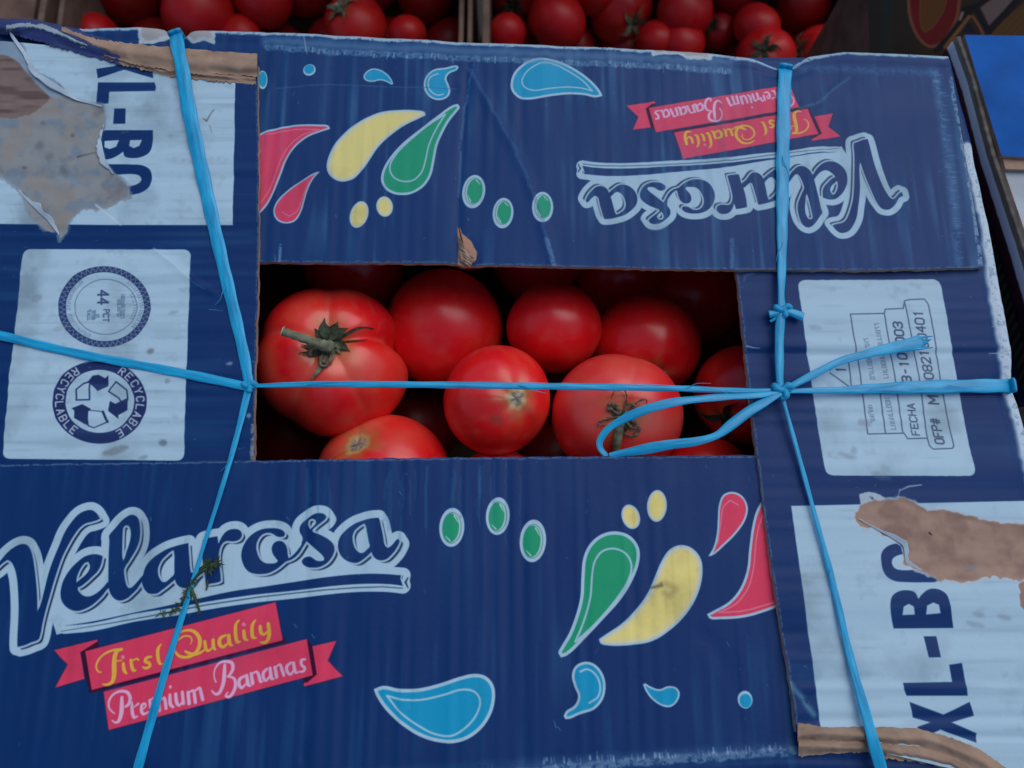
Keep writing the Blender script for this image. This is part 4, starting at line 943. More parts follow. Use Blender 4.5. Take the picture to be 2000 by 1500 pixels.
def tomato(label, px, py, rpx, z, scar=None, lobes=None, flat=.9, res=(96, 64), seed=1, group="tomatoes in the blue box", dimple=.10, pig=None, calyx=None, stem=None, ring=True, spots=(), curls=(), shade_tone=1., skin=None, rad=None, sy=1.0, name="tomato"):
    c = centre(px, py, z); R = rpx*depth_of(c)/FPX
    rs = np.random.default_rng(seed)
    if scar is None: scar = (px + rs.normal()*rpx*.8, py + rs.normal()*rpx*.8, -1)
    ax, ay = (scar[0]-px)/rpx, -(scar[1]-py)/rpx
    q = ax*ax + ay*ay
    if q > .95: s_ = math.sqrt(.95/q); ax *= s_; ay *= s_; q = .95
    az = math.sqrt(1-q)*(1 if len(scar) < 3 else scar[2])
    n = (RIGHT_V*ax + UP_V*ay - FWD*az).normalized()
    if len(scar) < 3:                                   # where the sight line through the scar meets the skin
        o_ = Vector((0, 0, HC)); ray = (U3(scar[0], scar[1], 0) - o_).normalized(); rr0 = R*(flat - dimple*.5)
        oc = o_ - c; bq = oc.dot(ray); disc = bq*bq - oc.dot(oc) + rr0*rr0
        if disc > 0: n = (oc + ray*(-bq - math.sqrt(disc))).normalized()
    X, Y = frame(n)
    nu, nv = res
    ph = np.linspace(0, 2*np.pi, nu, endpoint=False); th = np.linspace(0.02, np.pi-.02, nv)**1.0
    T, PH = np.meshgrid(th, ph, indexing='ij')
    def surf(T, PH):
        r = np.ones_like(T)
        r = r + .02*np.sin(2*PH + seed) * np.sin(T)**2
        if lobes:
            phases, amp, wd = lobes
            for k, p0 in enumerate(phases):
                dp = (PH - math.radians(p0) + np.pi) % (2*np.pi) - np.pi
                g = np.clip(np.sin(np.clip(T, 0, 2.2)*.8 + .25), 0, 1)*np.clip((2.6 - T)/1.2, 0, 1)
                aa = amp[k] if isinstance(amp, (list, tuple)) else amp
                r = r - aa*np.exp(-np.abs(dp/wd)**1.5)*g
        else:
            r = r - .018*np.cos(5*PH + seed)*np.exp(-((T-.55)/.5)**2)
        st = np.sin(T)*r; ct = np.cos(T)*r
        ct = ct*flat - dimple*np.exp(-(T/.30)**2) + .04*np.exp(-((np.pi-T)/.25)**2)
        return np.stack([st*np.cos(PH), st*np.sin(PH)*sy, ct], -1)*R
    def world(L): 
        L = np.asarray(L); return L[..., :1]*np.array(X) + L[..., 1:2]*np.array(Y) + L[..., 2:]*np.array(n)
    L = surf(T, PH); W = world(L).reshape(-1, 3)
    W = np.r_[W, world(surf(np.array([[0.]]), np.array([[0.]]))).reshape(1, 3), world(surf(np.array([[np.pi]]), np.array([[0.]]))).reshape(1, 3)]
    id_ = np.arange(nu*nv).reshape(nv, nu); nx = np.roll(id_, -1, 1)
    F = np.stack([id_[:-1].ravel(), id_[1:].ravel(), nx[1:].ravel(), nx[:-1].ravel()], -1).tolist()
    F += [[int(id_[0, k]), int(nx[0, k]), nu*nv] for k in range(nu)] + [[int(nx[-1, k]), int(id_[-1, k]), nu*nv+1] for k in range(nu)]
    # pigment
    wx, wy, wz = W.T
    m1 = n2(wx + wz*.7 + seed, wy + wz*.4, seed, 16*MM); m2 = n2(wx - wz + seed, wy + wz*.6, seed+9, 5*MM)
    col_ = np.tile(RED, (len(W), 1))
    tone = rs.normal()*.35
    a = np.clip((m1 - .45)*1.1 + tone*.3, 0, 1)[:, None]*.5; col_ = col_*(1-a) + np.array((.86,.050,.016))*a
    a = np.clip((.5 - m1)*1.2, 0, 1)[:, None]*.4; col_ = col_*(1-a) + np.array((.76,.022,.05))*a
    a = (np.clip((m2-.62)*2.5, 0, 1)*.18)[:, None]; col_ = col_*(1-a) + np.array((.80,.15,.09))*a
    Tt = np.r_[T.ravel(), 0, np.pi]; Pp = np.r_[PH.ravel(), 0, 0]
    wob = .05*np.sin(3*Pp + seed) + .04*np.sin(7*Pp + 2*seed)
    if pig == "pale":
        a = np.clip((m1 - .35)*1.3, 0, 1)[:, None]*.6*np.exp(-(Tt/1.1)**2)[:, None]; col_ = col_*(1-a) + np.array((.82,.20,.13))*a
    if pig == 'pink':
        a = (np.clip(.25 + (m1 - .3)*1.2, 0, 1)*.75*np.exp(-(Tt/1.7)**2))[:, None]; col_ = col_*(1-a) + np.array((.86,.15,.12))*a
    if ring:
        a = (np.exp(-(Tt/(.34+wob))**4)*.65)[:, None]; col_ = col_*(1-a) + np.array((.50,.22,.06))*a
        for k in range(5):
            dp = (Pp - 1.256*k - seed + np.pi) % (2*np.pi) - np.pi
            a = (np.exp(-(dp/.16)**2)*np.exp(-((Tt-.40)/.22)**2)*.12)[:, None]; col_ = col_*(1-a) + np.array((.55,.25,.10))*a
    if lobes:
        for p0 in lobes[0]:
            dp = (Pp - math.radians(p0) + np.pi) % (2*np.pi) - np.pi
            a = (np.exp(-(dp*np.sin(Tt)/.035)**2)*np.exp(-((Tt-.7)/.5)**2)*.25*(.3+.7*m2))[:, None]; col_ = col_*(1-a) + np.array((.50,.30,.20))*a
    if calyx is None and stem is None and ring == "scar":
        rr_ = .145 + wob*.22
        a = np.clip((rr_ + .07 - Tt)/.05, 0, 1)[:, None]*.85; col_ = col_*(1-a) + np.array((.62,.42,.16))*a
        a = np.clip((rr_ - Tt)/.03, 0, 1)[:, None]; nn = n2(wx, wy, seed+31, .9*MM)[:, None]
        col_ = col_*(1-a) + (np.array((.46,.38,.27))*(.35 + .9*nn))*a
        a = (np.clip((.06 - Tt)/.03, 0, 1)*.35)[:, None]; col_ = col_*(1-a) + np.array((.07,.06,.045))*a
    for (qx, qy, qr, cc, al) in spots:
        px_, py_ = (qx-px)/rpx, -(qy-py)/rpx
        sv = RIGHT_V*px_ + UP_V*py_ - FWD*math.sqrt(max(0, 1-px_**2-py_**2))
        dd = np.linalg.norm(W - np.array(sv)*R, axis=1)/R; a = (np.clip((qr/rpx - dd)/(qr/rpx*.5) + .5*(m2-.5), 0, 1)*al)[:, None]; col_ = col_*(1-a) + np.array(cc)*a
    col_ = col_*shade_tone  # shade painted into the skin colour of rear and deep tomatoes
    col_ = np.c_[np.clip(col_, 0, 1), np.ones(len(col_))]
    o = mesh_obj(name, W, F, skin or M_SKIN, col=col_); o.location = c
    tag(o, label, "tomato", group)
    def sp(t, p, lift=0.):
        q = surf(np.array([t]), np.array([p]))[0]; nq = np.array([math.sin(t)*math.cos(p), math.sin(t)*math.sin(p), math.cos(t)])
        return Vector(world((q + nq*lift)[None])[0])
    if calyx:
        for (deg, tmax, wdt, lift, curl, mm_) in calyx:
            p0 = math.radians(deg); V = []; FF = []; N = 12
            for i in range(N+1):
                u = i/N; t = .03 + tmax*u; p = p0 + curl*.5*u*u*math.sin(u*5); wv = wdt*MM*(math.sin(math.pi*min(1, u*.75 + .22)))*(1 - u**2.5) + .15*MM
                base = sp(t, p, (.5 + lift*math.sin(u*2.6)**2)*MM + abs(curl)*lift*.8*MM*u*u)
                side = (sp(t, p+.01, 0) - sp(t, p-.01, 0)).normalized()
                nn_ = base.normalized()
                for v, hh in ((-1, .35), (-.4, -.1), (0, .25), (.4, -.1), (1, .35)):
                    V.append(base + side*wv*v + nn_*hh*MM*(.8 + .9*math.sin(11*u + deg)) + side*(.5*MM*math.sin(7*u + deg)*u))
            M_ = len(V)
            for i in range(N):
                for k in range(4):
                    a0 = i*5+k; FF.append((a0, a0+1, a0+6, a0+5)); FF.append((a0+M_, a0+5+M_, a0+6+M_, a0+1+M_))
            V2 = V + [v - v.normalized()*.25*MM for v in V]
            for i in range(N):
                for k in (0, 4):
                    a0 = i*5+k; FF.append((a0, a0+5, a0+5+M_, a0+M_))
            s_o = mesh_obj("sepal", V2, FF, mm_); s_o.parent = o
        for (deg, t1, rr_c, hump, sw) in curls:
            p0 = math.radians(deg); PP = []
            for i in range(9):
                u = i/8; t = .04 + t1*math.sin(u*2.3)/1.0; PP.append(sp(max(.02, t), p0 + sw*u*u, (.6 + hump*math.sin(u*2.7)**1.3 + .4*u)*MM))
            PP = [Vector(v) for v in smooth3(PP, 3)]
            V, FF = tube(PP, [rr_c*MM*(1.0 + .35*math.sin(i*1.1 + deg))*(1 - .65*i/len(PP)) for i in range(len(PP))], 7)
            s_o = mesh_obj("sepal", V, FF, M_DRY); s_o.parent = o
        hub = [sp(.0, 0, h*MM) for h in (-.5, .6, 1.4, 2.0)]
        V, FF = tube(hub, [2.4*MM, 2.9*MM, 2.2*MM, 1.0*MM], 14); h_o = mesh_obj("calyx", V, FF, M_CALYX); h_o.parent = o
    if stem:
        pts, rads = stem; PP = []
        for (qx, qy, dz) in pts:
            o_ = Vector((0, 0, HC)); ray = U3(qx, qy, 0) - o_; PP.append(o_ + ray*((depth_of(c) - R*dz)/ray.dot(FWD)) - c)
        PP = [Vector(v) for v in np.array(smooth3(PP))]
        rad = np.interp(np.linspace(0, 1, len(PP)), np.linspace(0, 1, len(rads)), rads)*MM
        rad = rad*(1 + .10*np.sin(np.arange(len(PP))*1.9))
        V, FF = tube(PP, rad, 12); s_o = mesh_obj("stem", V, FF, M_STEM); s_o.parent = o
        e = PP[-1] - PP[-2]; e.normalize()
        V, FF = tube([PP[-1] - e*.2*MM, PP[-1] + e*.35*MM], [rad[-1]*1.04, rad[-1]*.9], 12); s_c = mesh_obj("stem_tip", V, FF, M_CUT); s_c.parent = o
    return o
def smooth3(P, n=6):
    P = [np.array(p, float) for p in P]; out = []
    for i in range(len(P)-1):
        p0, p1, p2, p3 = P[max(i-1, 0)], P[i], P[i+1], P[min(i+2, len(P)-1)]
        for k in range(n):
            t = k/n; out.append(.5*((2*p1) + (p2-p0)*t + (2*p0-5*p1+4*p2-p3)*t*t + (3*p1-p0-3*p2+p3)*t**3))
    out.append(P[-1]); return out
C1, C2 = M_CALYX, M_STEM
BR = (.16,.07,.03)
tomato("large ribbed tomato with a long green stem, at the left of the opening", 651, 705, 150, -.048, (642,664), ([15,95,168,240,300], [.27,.07,.08,.08,.06], .24), .86, (160,110), 3, dimple=.16, pig="pale",
  curls=[(250,.30,1.2,2.2,.5),(285,.26,1.3,2.0,-.6),(215,.24,1.3,2.0,.4)], calyx=[(28,.64,.8,.4,.1,C1),(5,.52,1.0,.5,-.2,C1),(258,.60,2.1,1.2,.4,C2),(226,.36,3.0,1.8,.6,C1),(110,.27,4.0,.1,.2,C1),(75,.24,4.2,.1,.2,C1),(45,.25,3.6,.2,.3,C1),(340,.26,3.0,.6,.3,C1),(205,.30,3.0,1.0,.3,C1),(150,.20,2.8,.3,.3,C1),(190,.22,2.4,1.2,.4,C2),(285,.28,2.2,1.4,.6,C2),(320,.20,2.6,.6,.3,C2)],
  stem=([(645,678,.80),(622,672,.93),(600,664,1.02),(572,654,1.08),(552,647,1.10)], [3.6,2.7,2.3,2.1,2.4]))
tomato("smooth dark red tomato behind the twine, right of the big ribbed one", 868, 643, 116, -.072, (880,600,-1), None, .93, (96,64), 5)
tomato("dull oval tomato standing in the middle of the back row", 1082, 641, 91, -.060, (1090,560,-1), None, .95, (96,64), 8, sy=1.06)
tomato("dark tomato with a dry curled sepal, right of the middle in the back row", 1262, 676, 105, -.076, (1272,736), None, .9, (96,64), 9,
  curls=[(20,.22,1.2,4.6,.8),(50,.2,.9,2.4,-.5),(340,.2,.9,3.0,.4)], calyx=[(160,.4,1.6,1.0,.3,C1),(250,.4,1.6,1.0,.3,C1),(100,.3,1.6,1.5,.3,C1)])
tomato("round bright tomato with a grey stem scar under the twine", 971, 781, 106, -.036, (1010,778), None, .94, (140,100), 12, ring="scar", dimple=.05, spots=[(972,818,17,BR,.5),(1000,812,12,(.45,.10,.06),.4)])
tomato("pale red tomato with a shrivelled calyx beneath the twine loop", 1205, 811, 125, -.040, (1216,812), ([75,262], [.05,.06], .35), .92, (140,100), 14, pig="pink", dimple=.08,
  curls=[(72,.34,.55,2.0,.9),(46,.36,.6,1.2,-.5),(122,.20,1.2,2.2,.7),(155,.19,1.1,1.8,-.6),(190,.32,.7,.7,.3),(335,.28,1.15,1.9,-1.1),(300,.20,.9,1.4,.6),(20,.17,1.1,1.5,.9)],
  calyx=[(285,.22,1.8,.9,.3,C1),(20,.20,1.6,.8,.3,C1),(150,.18,2.0,.9,.3,C1)],
  stem=([(1214,815,.92),(1211,835,.95),(1206,858,.93),(1204,880,.86)], [2.4,2.0,2.3,1.6]))
tomato("half hidden tomato with a dark stem scar, under the front flap's edge at left", 746, 934, 133, -.058, (696,864), ([190,95,330], [.14,.03,.03], .22), .88, (140,100), 21, ring="scar", dimple=.10, pig="pale")
tomato("dark tomato at the right edge of the opening", 1452, 772, 98, -.066, (1412,818), None, .92, (80,56), 23, calyx=[(200,.5,2.2,1.2,.3,C1),(300,.5,2.2,1.2,.3,C1),(80,.5,2.2,1.2,.3,C1),(20,.4,2.2,1.2,.3,C1)])
tomato("tomato showing only its crown over the front flap, below the grey scarred one", 970, 965, 90, -.062, (960,1000), None, .92, (64,44), 25)
tomato("tomato low in the right front corner of the opening, under the twine loop", 1378, 935, 88, -.066, (1380,1000), None, .92, (64,44), 27)
tomato("shaded tomato under the back flap, left of its middle", 690, 520, 98, -.095, (690,470,-1), None, .92, (64,44), 31)
tomato("shaded tomato peeping out under the torn notch of the back flap", 915, 455, 75, -.055, (915,420,-1), None, .92, (64,44), 33)
tomato("shaded tomato deep behind the dull oval one", 1050, 500, 90, -.105, (1050,470,-1), None, .92, (64,44), 35)
tomato("shaded tomato deep under the back flap, above the one with a dry sepal", 1215, 545, 90, -.120, (1215,500,-1), None, .92, (64,44), 37)
tomato("shaded tomato deep in the back right corner of the opening", 1362, 580, 95, -.125, (1362,540,-1), None, .92, (64,44), 39)
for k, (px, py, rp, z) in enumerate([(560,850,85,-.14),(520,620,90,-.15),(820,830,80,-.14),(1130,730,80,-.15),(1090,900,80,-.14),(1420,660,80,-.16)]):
    tomato("tomato of the lower layer, deep in shadow between those above", px, py, rp, z, None, None, .92, (48,32), 50+k, group="lower layer of tomatoes", shade_tone=.22, skin=M_SKIN_DULL)  # skin darkened so the gaps look shaded
#@@REST
# ------------------------------------------------------------------ blue twine
def twine_mat():
    m = bpy.data.materials.new("polypropylene_twine"); m.use_nodes = True; t = m.node_tree; b = t.nodes["Principled BSDF"]
    b.inputs["Roughness"].default_value = .38; b.inputs["Specular IOR Level"].default_value = .5
    uvn = t.nodes.new("ShaderNodeUVMap"); mp_ = t.nodes.new("ShaderNodeMapping"); mp_.inputs["Scale"].default_value = (3, 8, 1)
    nz = t.nodes.new("ShaderNodeTexNoise"); nz.inputs["Scale"].default_value = 1.0; nz.inputs["Detail"].default_value = 4
    t.links.new(uvn.outputs[0], mp_.inputs[0]); t.links.new(mp_.outputs[0], nz.inputs["Vector"])
    cr = t.nodes.new("ShaderNodeValToRGB"); e = cr.color_ramp.elements
    e[0].position = .30; e[0].color = (.001,.24,.48,1); e[1].position = .72; e[1].color = (.012,.47,.80,1)
    t.links.new(nz.outputs[0], cr.inputs[0]); t.links.new(cr.outputs[0], b.inputs["Base Color"])
    bp = t.nodes.new("ShaderNodeBump"); bp.inputs["Strength"].default_value = .5; bp.inputs["Distance"].default_value = .0006
    t.links.new(nz.outputs[0], bp.inputs["Height"]); t.links.new(bp.outputs[0], b.inputs["Normal"])
    return m
M_TW = twine_mat()
twine = tag(empty("binding_twine", tuple(U3(1525, 765, .006))), "blue plastic twine tied round the box and knotted over the opening", "twine")
bpy.context.view_layer.update()
def ribbon(name, P, seed=1, parent=twine, flat=.34, n=None, pleat=.085, label=None, twist=0.):
    """P rows (px, py, z_mm, width_px); rows may end with ('down', metres) to run down the box side"""
    drops = [p for p in P if p[0] == 'down']; rows = [p for p in P if p[0] != 'down']
    first_down = P[0][0] == 'down'; last_down = P[-1][0] == 'down'
    Q = [np.r_[np.array(U3(p[0], p[1], p[2]*MM)), p[3]] for p in rows]
    if first_down:
        a = Q[0].copy(); v = Q[0][:2] - Q[1][:2]; v /= np.hypot(*v); a[:2] += v*.0006; a[2] -= .009; b = a.copy(); b[2] -= P[0][1]; Q = [b, a] + Q
    if last_down:
        a = Q[-1].copy(); v = Q[-1][:2] - Q[-2][:2]; v /= np.hypot(*v); a[:2] += v*.0006; a[2] -= .009; b = a.copy(); b[2] -= P[-1][1]; Q = Q + [a, b]
    S = np.array(smooth3(Q, 14)); N = len(S); V = []; UVs = []; K = 18
    L = np.r_[0, np.cumsum(np.linalg.norm(np.diff(S[:, :3], axis=0), axis=1))]
    for i in range(N):
        t = Vector(S[min(i+1, N-1), :3] - S[max(i-1, 0), :3]).normalized()
        if i == 0: side0 = Vector((0, 0, 0))
        p = Vector(S[i, :3]); wd = S[i, 3]*depth_of(p)/FPX/2
        if i == 0:
            h_ = Vector(S[N//2, :3] - S[0, :3]); h_.z = 0; side0 = h_.cross(Vector((0, 0, 1))).normalized()
        flatw = min(1., t.xy.length*3)
        s1_ = Vector((t.y, -t.x, 0)).normalized() if t.xy.length > 1e-4 else side0
        if s1_.dot(side0) < 0: s1_ = -s1_
        side = (side0*(1-flatw) + s1_*flatw); side = (side - t*side.dot(t)).normalized(); side0 = side; nup = side.cross(t).normalized()
        an = twist*math.sin(L[i]*40 + seed)
        side, nup = side*math.cos(an) + nup*math.sin(an), nup*math.cos(an) - side*math.sin(an)
        hh = max(.45*MM, wd*flat) if flat < .9 else wd
        hh = min(hh, 1.15*MM) if flat < .9 else hh
        for k in range(K):
            a = 2*math.pi*k/K; u = math.cos(a); v = math.sin(a)
            f = 1 + pleat*math.sin(5*a + seed + 2.0*math.sin(L[i]*25 + seed)) + pleat*.5*math.sin(9*a + L[i]*60)
            V.append(p + side*(wd*u*(1 + .05*math.sin(L[i]*300 + seed))) + nup*(hh*v*f)); UVs.append((L[i]*20 + seed, k/K if k < K/2 else 1-k/K + .0))
    F = [(i*K+k, i*K+(k+1) % K, (i+1)*K+(k+1) % K, (i+1)*K+k) for i in range(N-1) for k in range(K)]
    F += [tuple(range(K))[::-1], tuple((N-1)*K+k for k in range(K))]
    o = mesh_obj(name, V, F, M_TW, uv=UVs); to_parent(o, parent)
    if label: o["label"] = label
    return o
K1, K2 = (487, 752), (1526, 763)
ribbon("strand", [('down',.12),(344,69,.6,27),(348,96,8.4,27),(356,135,8.6,27),(372,230,6.4,28),(420,450,4.6,26),(460,620,4.2,23),(478,700,4.2,21),(487,757,4.3,20)], 1, flat=.22)
ribbon("strand", [(-60,643,4.4,18),(0,655,4.6,18),(150,690,4.7,17),(330,724,4.7,18),(430,744,4.6,19),(484,756,4.6,15)], 2)
ribbon("strand", [(482,754,4.0,8),(520,753,4.2,9),(640,750,4.4,12),(880,752,4.5,13.5),(1100,755,4.6,14),(1300,758,5.0,13),(1440,763,5.2,11),(1526,763,5.4,10)], 3, flat=.5)
ribbon("strand", [(488,748,4.2,16),(478,790,4.3,14),(455,880,4.9,11),(425,980,5.4,9),(395,1075,5.2,8),(368,1165,5,11),(335,1270,4.8,14),(300,1390,4.6,17),(268,1505,3.6,19),(254,1555,.5,19),('down',.12)], 4, flat=.3)
ribbon("strand", [('down',.12),(1533,136,.8,27),(1532,170,4.5,27),(1530,250,4.9,27),(1528,400,4.8,24),(1527,520,5.0,17),(1526,580,5.2,13),(1529,606,5.4,17)], 5, flat=.26)
ribbon("strand", [(1527,608,5.4,15),(1523,640,5.2,18),(1522,690,5.2,18),(1523,740,5.2,15),(1526,762,5.6,13)], 6, flat=.5)
ribbon("strand", [(1526,766,5.4,8),(1535,800,5.0,8),(1560,890,4.6,9),(1590,1000,4.5,9.5),(1625,1130,4.9,12.5),(1660,1280,6.2,15),(1690,1390,7.5,20),(1706,1450,8,24),(1722,1505,6,25),(1735,1560,1.0,25),('down',.12)], 7, flat=.25)
ribbon("strand", [(1526,764,5.4,10),(1570,763,4.6,11),(1640,762,3.8,14),(1700,759,3.3,19),(1800,756,3.0,26),(1900,754,2.9,27),(1970,754,.8,28),('down',.12)], 8, flat=.2)
ribbon("loose_end", [(1526,766,6,9),(1548,753,6.4,13),(1590,731,7,15),(1640,706,7.4,15),(1690,692,7.2,17),(1740,680,6.4,22),(1778,673,5.8,27),(1800,668,5.4,29)], 9, flat=.22, label="frayed loose end lying over the date label")
r_ = np.random.default_rng(4)
for k in range(8):
    y0 = 659 + k*3.0
    ribbon("frayed_fibre", [(1770,668+k*1.8,6.0,5),(1795,y0+1,5.7,5),(1806+r_.random()*16,y0-2+r_.normal()*2,5.6+r_.random(),2.2)], 20+k, flat=.6)
ribbon("loop", [(1526,766,7,9),(1480,772,7.5,12),(1420,775,8.5,14),(1370,779,9,15),(1320,785,9,17),(1270,797,8,19),(1225,815,6,17),(1190,836,4,14),(1173,858,2,13),(1172,874,1,12),(1182,888,.2,12),(1196,905,-1,13)], 10, flat=.3, twist=.25, label="slack loop hanging over the opening")
ribbon("loop", [(1526,768,7,10),(1500,782,7.5,15),(1465,802,8,21),(1430,828,8,20),(1400,850,7.5,15),(1360,862,6.5,16),(1310,868,5,20),(1260,877,3,20),(1220,884,1.2,15),(1190,890,.2,10)], 11, flat=.32, twist=.25, label="lower side of the slack loop")
def knot(cx, cy, z, R, r, seed):
    c = U3(cx, cy, z*MM); P = []
    for i in range(60):
        a = 2*math.pi*i/60*1; P.append(c + Vector((R*(math.sin(a) + 1.1*math.sin(2*a)), R*(math.cos(a) - 1.1*math.cos(2*a))*.8, R*.55*(-math.sin(3*a))))*.55)
    V, F = tube(P + [P[0]], [r*(1 + .12*math.sin(i*1.3 + seed)) for i in range(61)], 10)
    o = mesh_obj("knot", V, F, M_TW, uv=[(i*.13, (i % 10)/10) for i in range(len(V))]); to_parent(o, twine); return o
knot(1529, 762, 6.0, 4.2*MM, 1.7*MM, 1); knot(1529, 606, 5.6, 3.6*MM, 1.5*MM, 2); knot(487, 754, 4.6, 2.6*MM, 1.5*MM, 3)
ribbon("knot_end", [(1527,607,5.6,11),(1516,611,5.4,12),(1502,614,5,15)], 31, flat=.8)
ribbon("knot_end", [(1530,605,5.6,12),(1542,609,5.4,14),(1556,614,5,17),(1568,619,4.4,20)], 32, flat=.6)
ribbon("knot_end", [(1526,612,5.4,8),(1514,622,4.6,7),(1504,628,4,5)], 33, flat=.6)

# stray fibrils split off the twine
r_ = np.random.default_rng(9)
for k, (x, y, dx, dy) in enumerate([(372,240,16,26),(440,560,-14,30),(600,752,40,-6),(1010,753,46,7),(1330,760,38,-8),(1527,300,9,40),(1529,470,-8,36),(1700,760,50,-9),(1850,752,44,10),(1620,1110,6,44),(455,880,-16,34),(1440,772,-40,-5),(1250,800,-34,10),(210,704,-36,3)]):
    ribbon("fibril", [(x,y,5.2,1.6),(x+dx*.4,y+dy*.4,5.8 + r_.random(),1.5),(x+dx*.8 + r_.normal()*3,y+dy*.8 + r_.normal()*3,5.8,1.2),(x+dx*1.3 + r_.normal()*4,y+dy*1.3 + r_.normal()*4,5.2,.8)], 60+k, flat=.9)
# ------------------------------------------------------------------ peeled paper at the torn labels
M_PAPER = mat("peeled_paper", (.40,.50,.58), .8, .2, bump=.5, bscale=400, var=.25)
def peel_bit(P, z0, lift, seed):
    """P rows: (px, py of the hinge, px, py of the free edge)"""
    Pn = np.array(P, float); n = 28; s = np.linspace(0, 1, n); so = np.linspace(0, 1, len(Pn)); Q = np.stack([np.interp(s, so, Pn[:, k]) for k in range(4)], -1); V = []
    for i, q in enumerate(Q):
        for j in range(6):
            u = j/5; jit = (n1(s[i]*200, seed, 5)-.5)*5*u
            u_ = u*(.25 + .75*math.sin(math.pi*i/(n-1)))*(.5 + .7*n1(s[i]*100, seed+2, 11))
            x = q[0] + (q[2]-q[0])*u_ + jit; y = q[1] + (q[3]-q[1])*u_ + jit*.7
            V.append(tuple(U3(x, y, (z0 + lift*.55*math.sin(math.pi*i/(n-1))*(u**1.5)*(.3 + 1.2*n1(s[i]*100, seed+1, 14)) + .1)*MM)))
    F = [(i*6+j, i*6+j+1, (i+1)*6+j+1, (i+1)*6+j) for i in range(n-1) for j in range(5)]
    o = mesh_obj("peeled_paper", V, F, M_PAPER); to_parent(o, carton)
    md = o.modifiers.new("thickness", 'SOLIDIFY'); md.thickness = .00025
peel_bit([(18,58,10,66),(48,98,40,104),(72,140,60,150),(116,168,104,178),(150,192,140,200),(200,206,190,214)], 4.0, 1.6, 5)
peel_bit([(204,240,194,246),(197,272,186,276),(205,312,194,318),(222,338,212,346)], 4.0, 1.2, 6)
peel_bit([(35,372,42,362),(60,400,68,390),(92,430,100,418),(116,460,124,444)], 3.4, 1.4, 7)
peel_bit([(1678,966,1682,976),(1700,961,1704,974),(1722,966,1724,978)], 1.4, 1.8, 8)
peel_bit([(1675,1012,1684,1012),(1700,1028,1708,1022),(1740,1050,1748,1042),(1764,1066,1772,1056),(1768,1098,1778,1090),(1800,1122,1808,1112),(1830,1132,1838,1122)], 2.4, 1.0, 9)
# ------------------------------------------------------------------ dried herb sprig on the front flap
Zs = lambda p: zc(p, 280, 1040, 7.895)
sprig = tag(empty("herb_sprig", tuple(U3(395, 1130, .0045))), "dark green dried herb sprig caught under the twine on the front lettering", "herb")
bpy.context.view_layer.update()
r_ = np.random.default_rng(12)
def stemlet(P, rad, name="stem", m=M_LEAF):
    Q = Zs(P); pts = [Vector(v) for v in smooth3([np.array(U3(q[0], q[1], q[2]*MM)) for q in Q], 6)]
    V, F = tube(pts, list(np.linspace(rad*MM, rad*.4*MM, len(pts))), 6); to_parent(mesh_obj(name, V, F, m), sprig); return pts
a = stemlet([(1150,430,6.5),(1060,520,6.3),(940,530,6),(860,620,5.8),(760,760,5.6),(680,870,5.4),(640,1000,5.4),(560,1120,5.2),(430,1220,5),(250,1250,5)], .75)
b = stemlet([(760,850,5.8),(730,950,5.4),(740,1040,5.2)], .5); c = stemlet([(740,880,5.8),(800,1020,5.4),(860,1200,5.2),(875,1250,5)], .85)
d = stemlet([(930,450,6),(960,540,6),(940,600,5.6)], .5); e = stemlet([(985,740,5.2),(985,830,5.2),(965,890,5)], .75)
def leaflets(pts, n, L0, seed, spread=1.0):
    r = np.random.default_rng(seed)
    for k in range(n):
        p = pts[int(r.integers(1, len(pts)-1))]; a = r.random()*6.28; L = L0*MM*(.5 + r.random()); wv = L*.10
        dv = Vector((math.cos(a), math.sin(a), .15 + .35*r.random())); sv = Vector((-math.sin(a), math.cos(a), .1))
        q1 = p + dv*L*.5; q2 = p + dv*L - Vector((0, 0, .25*L*r.random()))
        V = [p, q1 + sv*wv, q1 - sv*wv + Vector((0, 0, .2*MM)), q2, q1 + Vector((0, 0, -.25*MM))]
        o = mesh_obj("leaflet", V, [(0, 2, 4), (0, 4, 1), (3, 4, 2), (3, 1, 4), (0, 1, 2), (1, 3, 2)], M_LEAF, smooth=False); to_parent(o, sprig)
leaflets(a[:12], 36, 3.6, 1); leaflets(a[20:40], 34, 2.2, 2); leaflets(c, 14, 1.5, 3); leaflets(a[38:], 34, 2.4, 5)

# ------------------------------------------------------------------ tomato crates behind, standing lower
def board(name, px0, px1, y0, y1, ztop, depth, parent, m, ref_py=30):
    a = U3(px0, ref_py, ztop); b = U3(px1, ref_py, ztop)
    V, F = box_vf(a.x, b.x, y0, y1, ztop-depth, ztop)
    o = mesh_obj(name, V, F, m, smooth=False); to_parent(o, parent)
    md = o.modifiers.new("bevel", 'BEVEL'); md.width = .0012; md.segments = 2
    return o
ZC, ZT = -.225, -.275
def crate(label, walls, x0px, x1px):
    c = tag(empty("tomato_crate", tuple(U3((x0px+x1px)/2, 20, -.37))), label, "crate", "tomato crates behind the blue box")
    bpy.context.view_layer.update()
    for (a, b, dz) in walls: board("side_board", a, b, .33, .575, ZC+dz, .16, c, M_PLY)
    xa, xb = U3(x0px, 30, ZC).x, U3(x1px, 30, ZC).x
    for y, zt in ((.326, ZC-.004), (.575, ZC+.13)):  # far board is unseen; its extra height is added to shade the tomatoes
        V, F = box_vf(xa, xb, y, y+.005, ZC-.16, zt); to_parent(mesh_obj("end_or_shade_board", V, F, M_PLY, smooth=False), c)
    V, F = box_vf(xa, xb, .333, .573, ZC-.165, ZC-.16); to_parent(mesh_obj("base", V, F, M_PLY, smooth=False), c)
    return c
crate("brown board crate of tomatoes behind the box, left of the double partition", [(112,122,0),(896,905,0),(913,922,-.004)], 112, 922)
